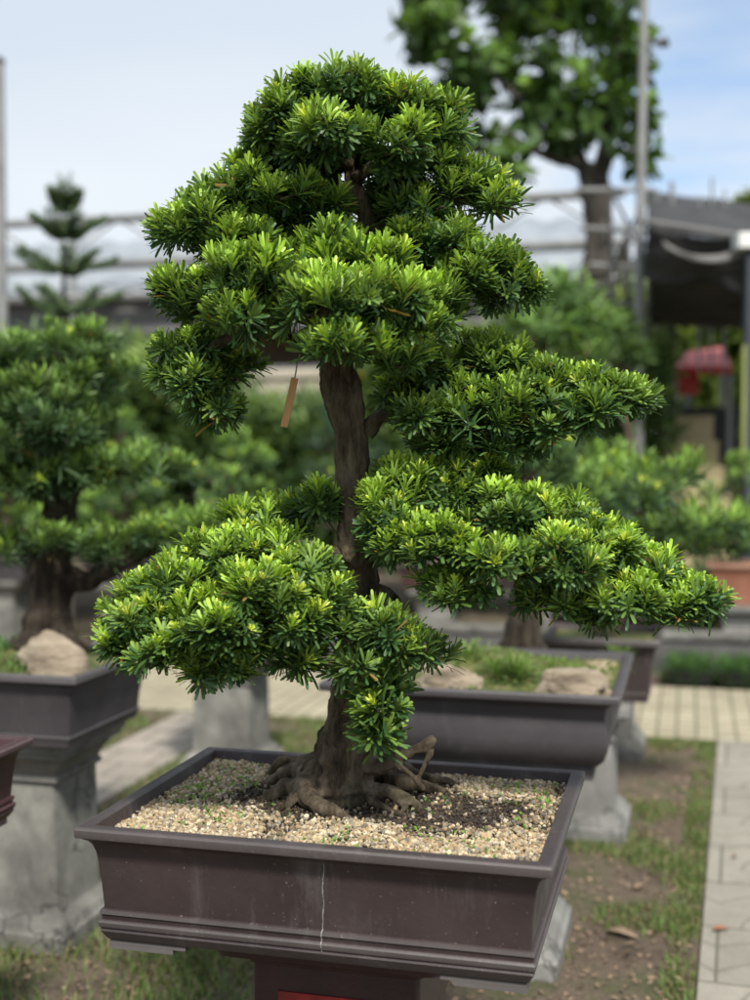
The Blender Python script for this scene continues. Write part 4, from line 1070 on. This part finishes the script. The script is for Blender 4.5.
KB = dict(tpl='broad', L=.24, W=.13, nleaf=9, spacing=.25, mat=M['leaf_soft'], cm=np.array([.045, .095, .022]), cy=np.array([.17, .30, .04]), up=.35, low=-.9, spread=(25, 95), inner=.45, curl=.2)
pad(bt, lobesB([(430, 28, 36, 34, -.3, .5), (470, 70, 44, 36, -.3, .6), (448, -20, 50, 34, 0, .6), (455, 100, 30, 22, -.2, .4)]), fresh=.75, flush=0, **KB)
pad(bt, lobesB([(535, 60, 44, 46, .1, .8), (520, -10, 50, 42, .2, .8), (545, 110, 40, 28, .0, .6), (510, 165, 26, 14, -.3, .4), (475, 140, 26, 20, -.3, .4)]), fresh=.4, flush=0, **KB)
pad(bt, lobesB([(590, 100, 44, 34, -.2, .7), (625, 60, 30, 50, 0, .6), (600, 0, 50, 50, .1, .8), (630, 120, 24, 26, -.3, .4), (640, 160, 14, 12, -.3, .3), (575, 128, 26, 16, -.4, .4)]), fresh=.55, flush=0, **KB)

# ================================================================== STRUCTURES
# shade building with trusses, facing the rows
gh = thing('greenhouse', 'long shade house with pale plastic roof and grey trusses across the background', 'greenhouse', (0, 0, 0))
gc = Vector((0, 18.2, 0))
def GH(s_, z, back=0): v = gc+XA*s_+YA*back; return Vector((v.x, v.y, z))
for (z, w0, nm) in ((5.25, .07, 'truss_chord'), (4.55, .08, 'truss_chord'), (4.05, .07, 'gutter')):
    mb = MB(); mb.bar(GH(-14, z), GH(3.6, z), w0, 6); mb.build(nm, M['metal'], gh)
mb = MB(); k = 0; s_ = -14
while s_ < 3.4:
    mb.bar(GH(s_, 4.55), GH(s_+1.1, 5.25), .022, 5); mb.bar(GH(s_+1.1, 5.25), GH(s_+2.2, 4.55), .022, 5); s_ += 2.2
mb.build('truss_web', M['metal'], gh)
mb = MB()   # back chord pair
mb.bar(GH(-14, 5.6, 6), GH(3.6, 5.6, 6), .06); mb.bar(GH(-14, 5.0, 6), GH(3.6, 5.0, 6), .06); mb.build('truss_chord', M['metal'], gh)
mb = MB()   # corrugated pale roof, sloping back
nseg = 120; vs = []; fs = []
for i in range(nseg+1):
    s_ = -14+17.4*i/nseg
    for j, (bk, z) in enumerate(((.05, 4.10), (2.5, 4.95), (5, 5.85), (9, 4.4))):
        vs.append(GH(s_, z+.05*math.sin(i*1.3)+.08*noise.noise(Vector((s_*.4, bk, 0))), bk))
for i in range(nseg):
    for j in range(3): a = i*4+j; fs.append((a, a+4, a+5, a+1))
mb.add(vs, fs); o = mb.build('roof_sheet', M['plastic_roof'], gh, ang=60); md = o.modifiers.new('s', 'SOLIDIFY'); md.thickness = .01
s_ = -13.6
while s_ < 3.5:
    MB().bar(GH(s_, 0), GH(s_, 5.3), .05, 6).build('column', M['metal'], gh); s_ += 2.9
mb = MB(); mb.box(tuple(GH(-5.2, 2.3, 4.2)), (17.4, .06, 4.6), -TH); mb.build('back_wall', M['brown_wall'], gh, smooth=False)
mb = MB()
for z in (2.3, 2.9, 3.5): mb.bar(GH(-14, z, .2), GH(3.4, z, .2), .045, 6)
mb.build('rail', M['net_grey'], gh)
mb = MB(); mb.box(tuple(GH(-5.2, 3.72, .25)), (17.4, .04, .5), -TH); mb.build('hanging_net', M['net_grey'], gh, smooth=False)
bw = thing('garden_wall', 'beige plastered wall behind the bonsai rows, seen through the gap at the wooden tag', 'wall', tuple(P(300, 405, 13.9).xy)+(0,), -TH)
loft([(0, 0), (0, 2.44), (.03, 2.45), (.03, 2.53), (0, 2.55)], .62, .1, .01, 2).build('wall_panel', M['beige_wall'], bw)

# left pole
lp_ = P(1, 200, 12.0)
pl = thing('light_pole', 'pale blue grey pole rising at the left edge of the picture', 'pole', (lp_.x, lp_.y, 0))
zt_ = P(1, 62, 12).z
mb = MB(); mb.tube([(0, 0, 0), (0, 0, zt_*.5), (0, 0, zt_)], [.06, .055, .045], 12); mb.build('shaft', M['metal'], pl)
mb = MB(); mb.tube([(0, 0, zt_), (0, 0, zt_+.05)], [.06, .03], 12); mb.build('cap', M['metal_dark'], pl)
mb = MB(); mb.tube([(0, 0, 0), (0, 0, .04), (0, 0, .06)], [.12, .12, .08], 12); mb.build('foot_plate', M['metal'], pl)

# tall pole by the big tree
tp_ = P(640, 200, 11.6)
pl = thing('utility_pole', 'tall grey pole with short arms crossing the sky beside the broadleaf tree', 'pole', (tp_.x, tp_.y, 0))
zt_ = P(640, -60, 11.6).z
mb = MB(); mb.tube([(0, 0, 0), (0, 0, zt_*.5), (.03, 0, zt_)], [.055, .05, .035], 10); mb.build('shaft', M['metal'], pl)
for py, l in ((42, .16), (150, -.12), (80, .08)):
    z = P(640, py, 11.6).z; MB().bar((0, 0, z), (l, 0, z), .02).build('arm', M['metal_dark'], pl)
z = P(655, 40, 11.6).z; mb = MB(); mb.tube([(.13, 0, z-.03), (.2, 0, z-.03), (.24, 0, z-.01)], [.02, .045, .05], 10); mb.build('lamp', M['metal_dark'], pl)

# scaffold between tree and canopy
sf = thing('scaffold', 'tangle of grey scaffold bars between the broadleaf trunk and the canopy', 'scaffold', (0, 0, 0))
mb = MB(); sY = 12.2
def SP(px, py, dz=0): return P(px, py, sY+dz)
for a, b_ in (((610, 185), (616, 330)), ((650, 200), (650, 330)), ((628, 225), (632, 330))):
    q0 = SP(*a); MB().bar((q0.x, q0.y, 0), q0, .025, 6).build('upright', M['metal_dark'], sf)
mb = MB()
for a, b_ in (((575, 190), (655, 190)), ((580, 228), (660, 232)), ((590, 265), (660, 268)), ((600, 305), (655, 305))):
    for dz in (0, 1.2): MB().bar(SP(*a, dz), SP(*b_, dz), .024, 6).build('ledger', M['metal'], sf)
mb = MB()
for a, b_ in (((610, 190), (650, 265)), ((650, 190), (612, 265)), ((600, 228), (640, 300)), ((655, 232), (605, 300)), ((640, 196), (668, 228)), ((560, 300), (650, 265)), ((612, 265), (628, 300))):
    MB().bar(SP(*a, .3), SP(*b_, .9), .018, 5).build('brace', M['metal'], sf)

# canopy with black net
cp = thing('shade_canopy', 'sagging black shade net canopy on posts at the right edge', 'canopy', (0, 0, 0))
def CP(px, py, Y=10.4): return P(px, py, Y)
A0 = CP(648, 222); A1 = CP(905, 262)
def sheet_drape(name, top, bot, mat, n=40, m=12, amp=.05, thick=.012, seed=0):
    vs = []; fs = []
    for i in range(n+1):
        u = i/n; a = top(u); b_ = bot(u)
        for j in range(m+1):
            v = j/m; q = a.lerp(b_, v)
            f = noise.noise(Vector((u*7+seed, v*2, 1)))*amp*2+math.sin(u*34+seed+v*1.5)*amp*.35
            q = q+Vector((0, f*(.3+v), noise.noise(Vector((u*5, v*5, seed)))*amp*.7)); vs.append(q)
    for i in range(n):
        for j in range(m): a = i*(m+1)+j; fs.append((a, a+m+1, a+m+2, a+1))
    o = MB().add(vs, fs).build(name, mat, cp, ang=80); md = o.modifiers.new('s', 'SOLIDIFY'); md.thickness = thick; return o
def sag(u, k): return -k*abs(math.sin(u*math.pi*3))**.8
sheet_drape('roof_net', lambda u: CP(648, 222).lerp(CP(905, 262), u)+Vector((0, 0, sag(u, .06))), lambda u: CP(648, 218, 14.5).lerp(CP(905, 250, 14.5), u)+Vector((0, 0, .3)), M['net'], seed=1)
sheet_drape('front_drape', lambda u: CP(648, 223).lerp(CP(905, 263), u)+Vector((0, -.03, sag(u, .06))), lambda u: CP(650, 262).lerp(CP(905, 300), u)+Vector((0, .25, sag(u+.1, .12))), M['net'], seed=2)
sheet_drape('under_net', lambda u: CP(652, 255, 10.7).lerp(CP(905, 285, 10.7), u)+Vector((0, 0, sag(u, .10))), lambda u: CP(650, 322, 12.4).lerp(CP(905, 330, 12.4), u), M['net'], seed=3)
sheet_drape('folded_edge', lambda u: CP(662, 240, 10.28).lerp(CP(905, 262, 10.28), u)+Vector((0, 0, sag(u, .10))), lambda u: CP(664, 247, 10.28).lerp(CP(905, 270, 10.28), u)+Vector((0, 0, sag(u, .10))), M['net_grey'], m=3, amp=.02, seed=4)
mb = MB()
for px, Y, top in ((668, 12.6, 300), (905, 10.5, 262), (905, 14.3, 250)):
    q = P(px, top, Y); MB().tube([(q.x, q.y, 0), q], [.085 if px == 668 else .05]*2, 8).build('post', M['black'], cp)
MB().bar(CP(640, 221, 10.45), CP(905, 262, 10.45), .03).build('beam', M['net_grey'], cp); MB().bar(CP(650, 322, 12.5), CP(905, 330, 12.5), .04).build('beam', M['metal_dark'], cp)
# thin rods above the canopy
mb = MB()
for px, t0, t1 in ((672, 182, 224), (700, 196, 226), (712, 178, 230), (725, 190, 232), (658, 190, 222)):
    a = P(px, t1+60, 13.5); b_ = P(px, t0, 13.5); MB().bar((a.x, a.y, 2.5), b_, .026 if px == 672 else .014, 6).build('rod', M['metal'], cp)

# dark post with yellow edge and white box at the right edge
q = P(751, 350, 10.2)
po = thing('gate_post', 'dark post with yellow green stripe and white cap box at the right edge', 'post', (q.x, q.y, 0))
zt_ = P(750, 250, 10.2).z
loft([(0, 0), (0, zt_)], .055, .055, .006, 2).build('post', M['post_dark'], po)
z0, z1 = P(746, 475, 10.2).z, P(746, 345, 10.2).z
mb = MB(); mb.box((-.066, -.02, (z0+z1)/2), (.022, .06, z1-z0)); mb.build('stripe', M['yellow_paint'], po, smooth=False)
loft([(-.01, zt_+.001), (0, zt_+.006), (0, zt_+.125), (-.01, zt_+.13)], .14, .11, .01, 2).build('cap', M['white'], po)

# red market umbrella / awning with dark stall beneath
q = P(706, 365, 14.6)
aw = thing('red_awning', 'faded red awning over a dark stall beyond the canopy', 'awning', (q.x, q.y, 0))
def AW(px, py, dz=0): return P(px, py, 14.6+dz)-Vector((q.x, q.y, 0))
mb = MB()
tp4 = [AW(688, 352, 1.2), AW(722, 347, 1.2), AW(732, 366, 0), AW(673, 366, 0)]
mb.add(tp4+[v-Vector((0, 0, .03)) for v in tp4], [(0, 1, 2, 3), (7, 6, 5, 4), (0, 4, 5, 1), (1, 5, 6, 2), (2, 6, 7, 3), (3, 7, 4, 0)]); mb.build('awning_top', M['red_cloth'], aw)
vs = []; fs = []
for i in range(25):
    u = i/24; a = AW(673+59*u, 366.5); vs += [a, a-Vector((0, 0, .09+.02*math.sin(i*1.6)))]
    if i: fs.append((2*i-2, 2*i-1, 2*i+1, 2*i))
mb = MB().add(vs, fs); o = mb.build('valance', M['red_deep'], aw); md = o.modifiers.new('s', 'SOLIDIFY'); md.thickness = .01
mb = MB(); a = AW(682, 382, .15); mb.box(tuple(a), (.38, .04, .30)); mb.build('side_cloth', M['red_deep'], aw)
mb = MB()
for px in (675, 730):
    a = AW(px, 366, .06); MB().tube([(a.x, a.y, 0), a-Vector((0, 0, .04))], [.03, .03], 8).build('post', M['metal'], aw)
for px in (688, 722):
    a = AW(px, 350, 1.22); MB().tube([(a.x, a.y, 0), a-Vector((0, 0, .05))], [.03, .03], 8).build('post', M['metal'], aw)
q = P(706, 400, 15.4)
stl = thing('stall', 'dark stall cabinet in the shade under the red awning', 'stall', (q.x, q.y, 0))
loft([(0, 0), (0, 2.15), (-.02, 2.17)], .34, .3, .01, 2).build('cabinet', M['black'], stl)
mb = MB(); mb.box((-.42, -.1, 2.1), (.12, .02, .5)); mb.build('panel', M['white'], stl, smooth=False)
mb = MB(); mb.box((-.42, -.1, .92), (.05, .02, 1.85)); mb.build('panel_leg', M['metal_dark'], stl, smooth=False)
# sandstone steps
q = P(715, 470, 10.9)
ss = thing('stone_steps', 'flight of worn yellow sandstone steps below the red awning', 'steps', (q.x, q.y, 0), -.05)
ztop_ = P(715, 417, 12.6).z
for i in range(8):
    z1 = ztop_*(i+1)/8
    loft([(-.006, 0), (-.006, z1-.05), (0, z1-.045), (0, z1-.006), (-.006, z1)], .27, .12, .008, 2, mb=None).build('step', M['stone_yellow'], ss).location = (0, i*.2405-.3, 0)
# extra dense planting low at the foot of the steps
RNG = np.random.default_rng(9)
shrub_mass('shrubbery', 'dark green potted shrubs crowded at the foot of the sandstone steps', 2.2, 4.6, 9.9, 10.5, .5, .85, 420, np.array([.04, .08, .035]), np.array([.12, .2, .06]), .13, .025)

S.cycles.max_bounces = 6; S.cycles.transparent_max_bounces = 4; S.cycles.diffuse_bounces = 3; S.cycles.glossy_bounces = 2; S.cycles.transmission_bounces = 3
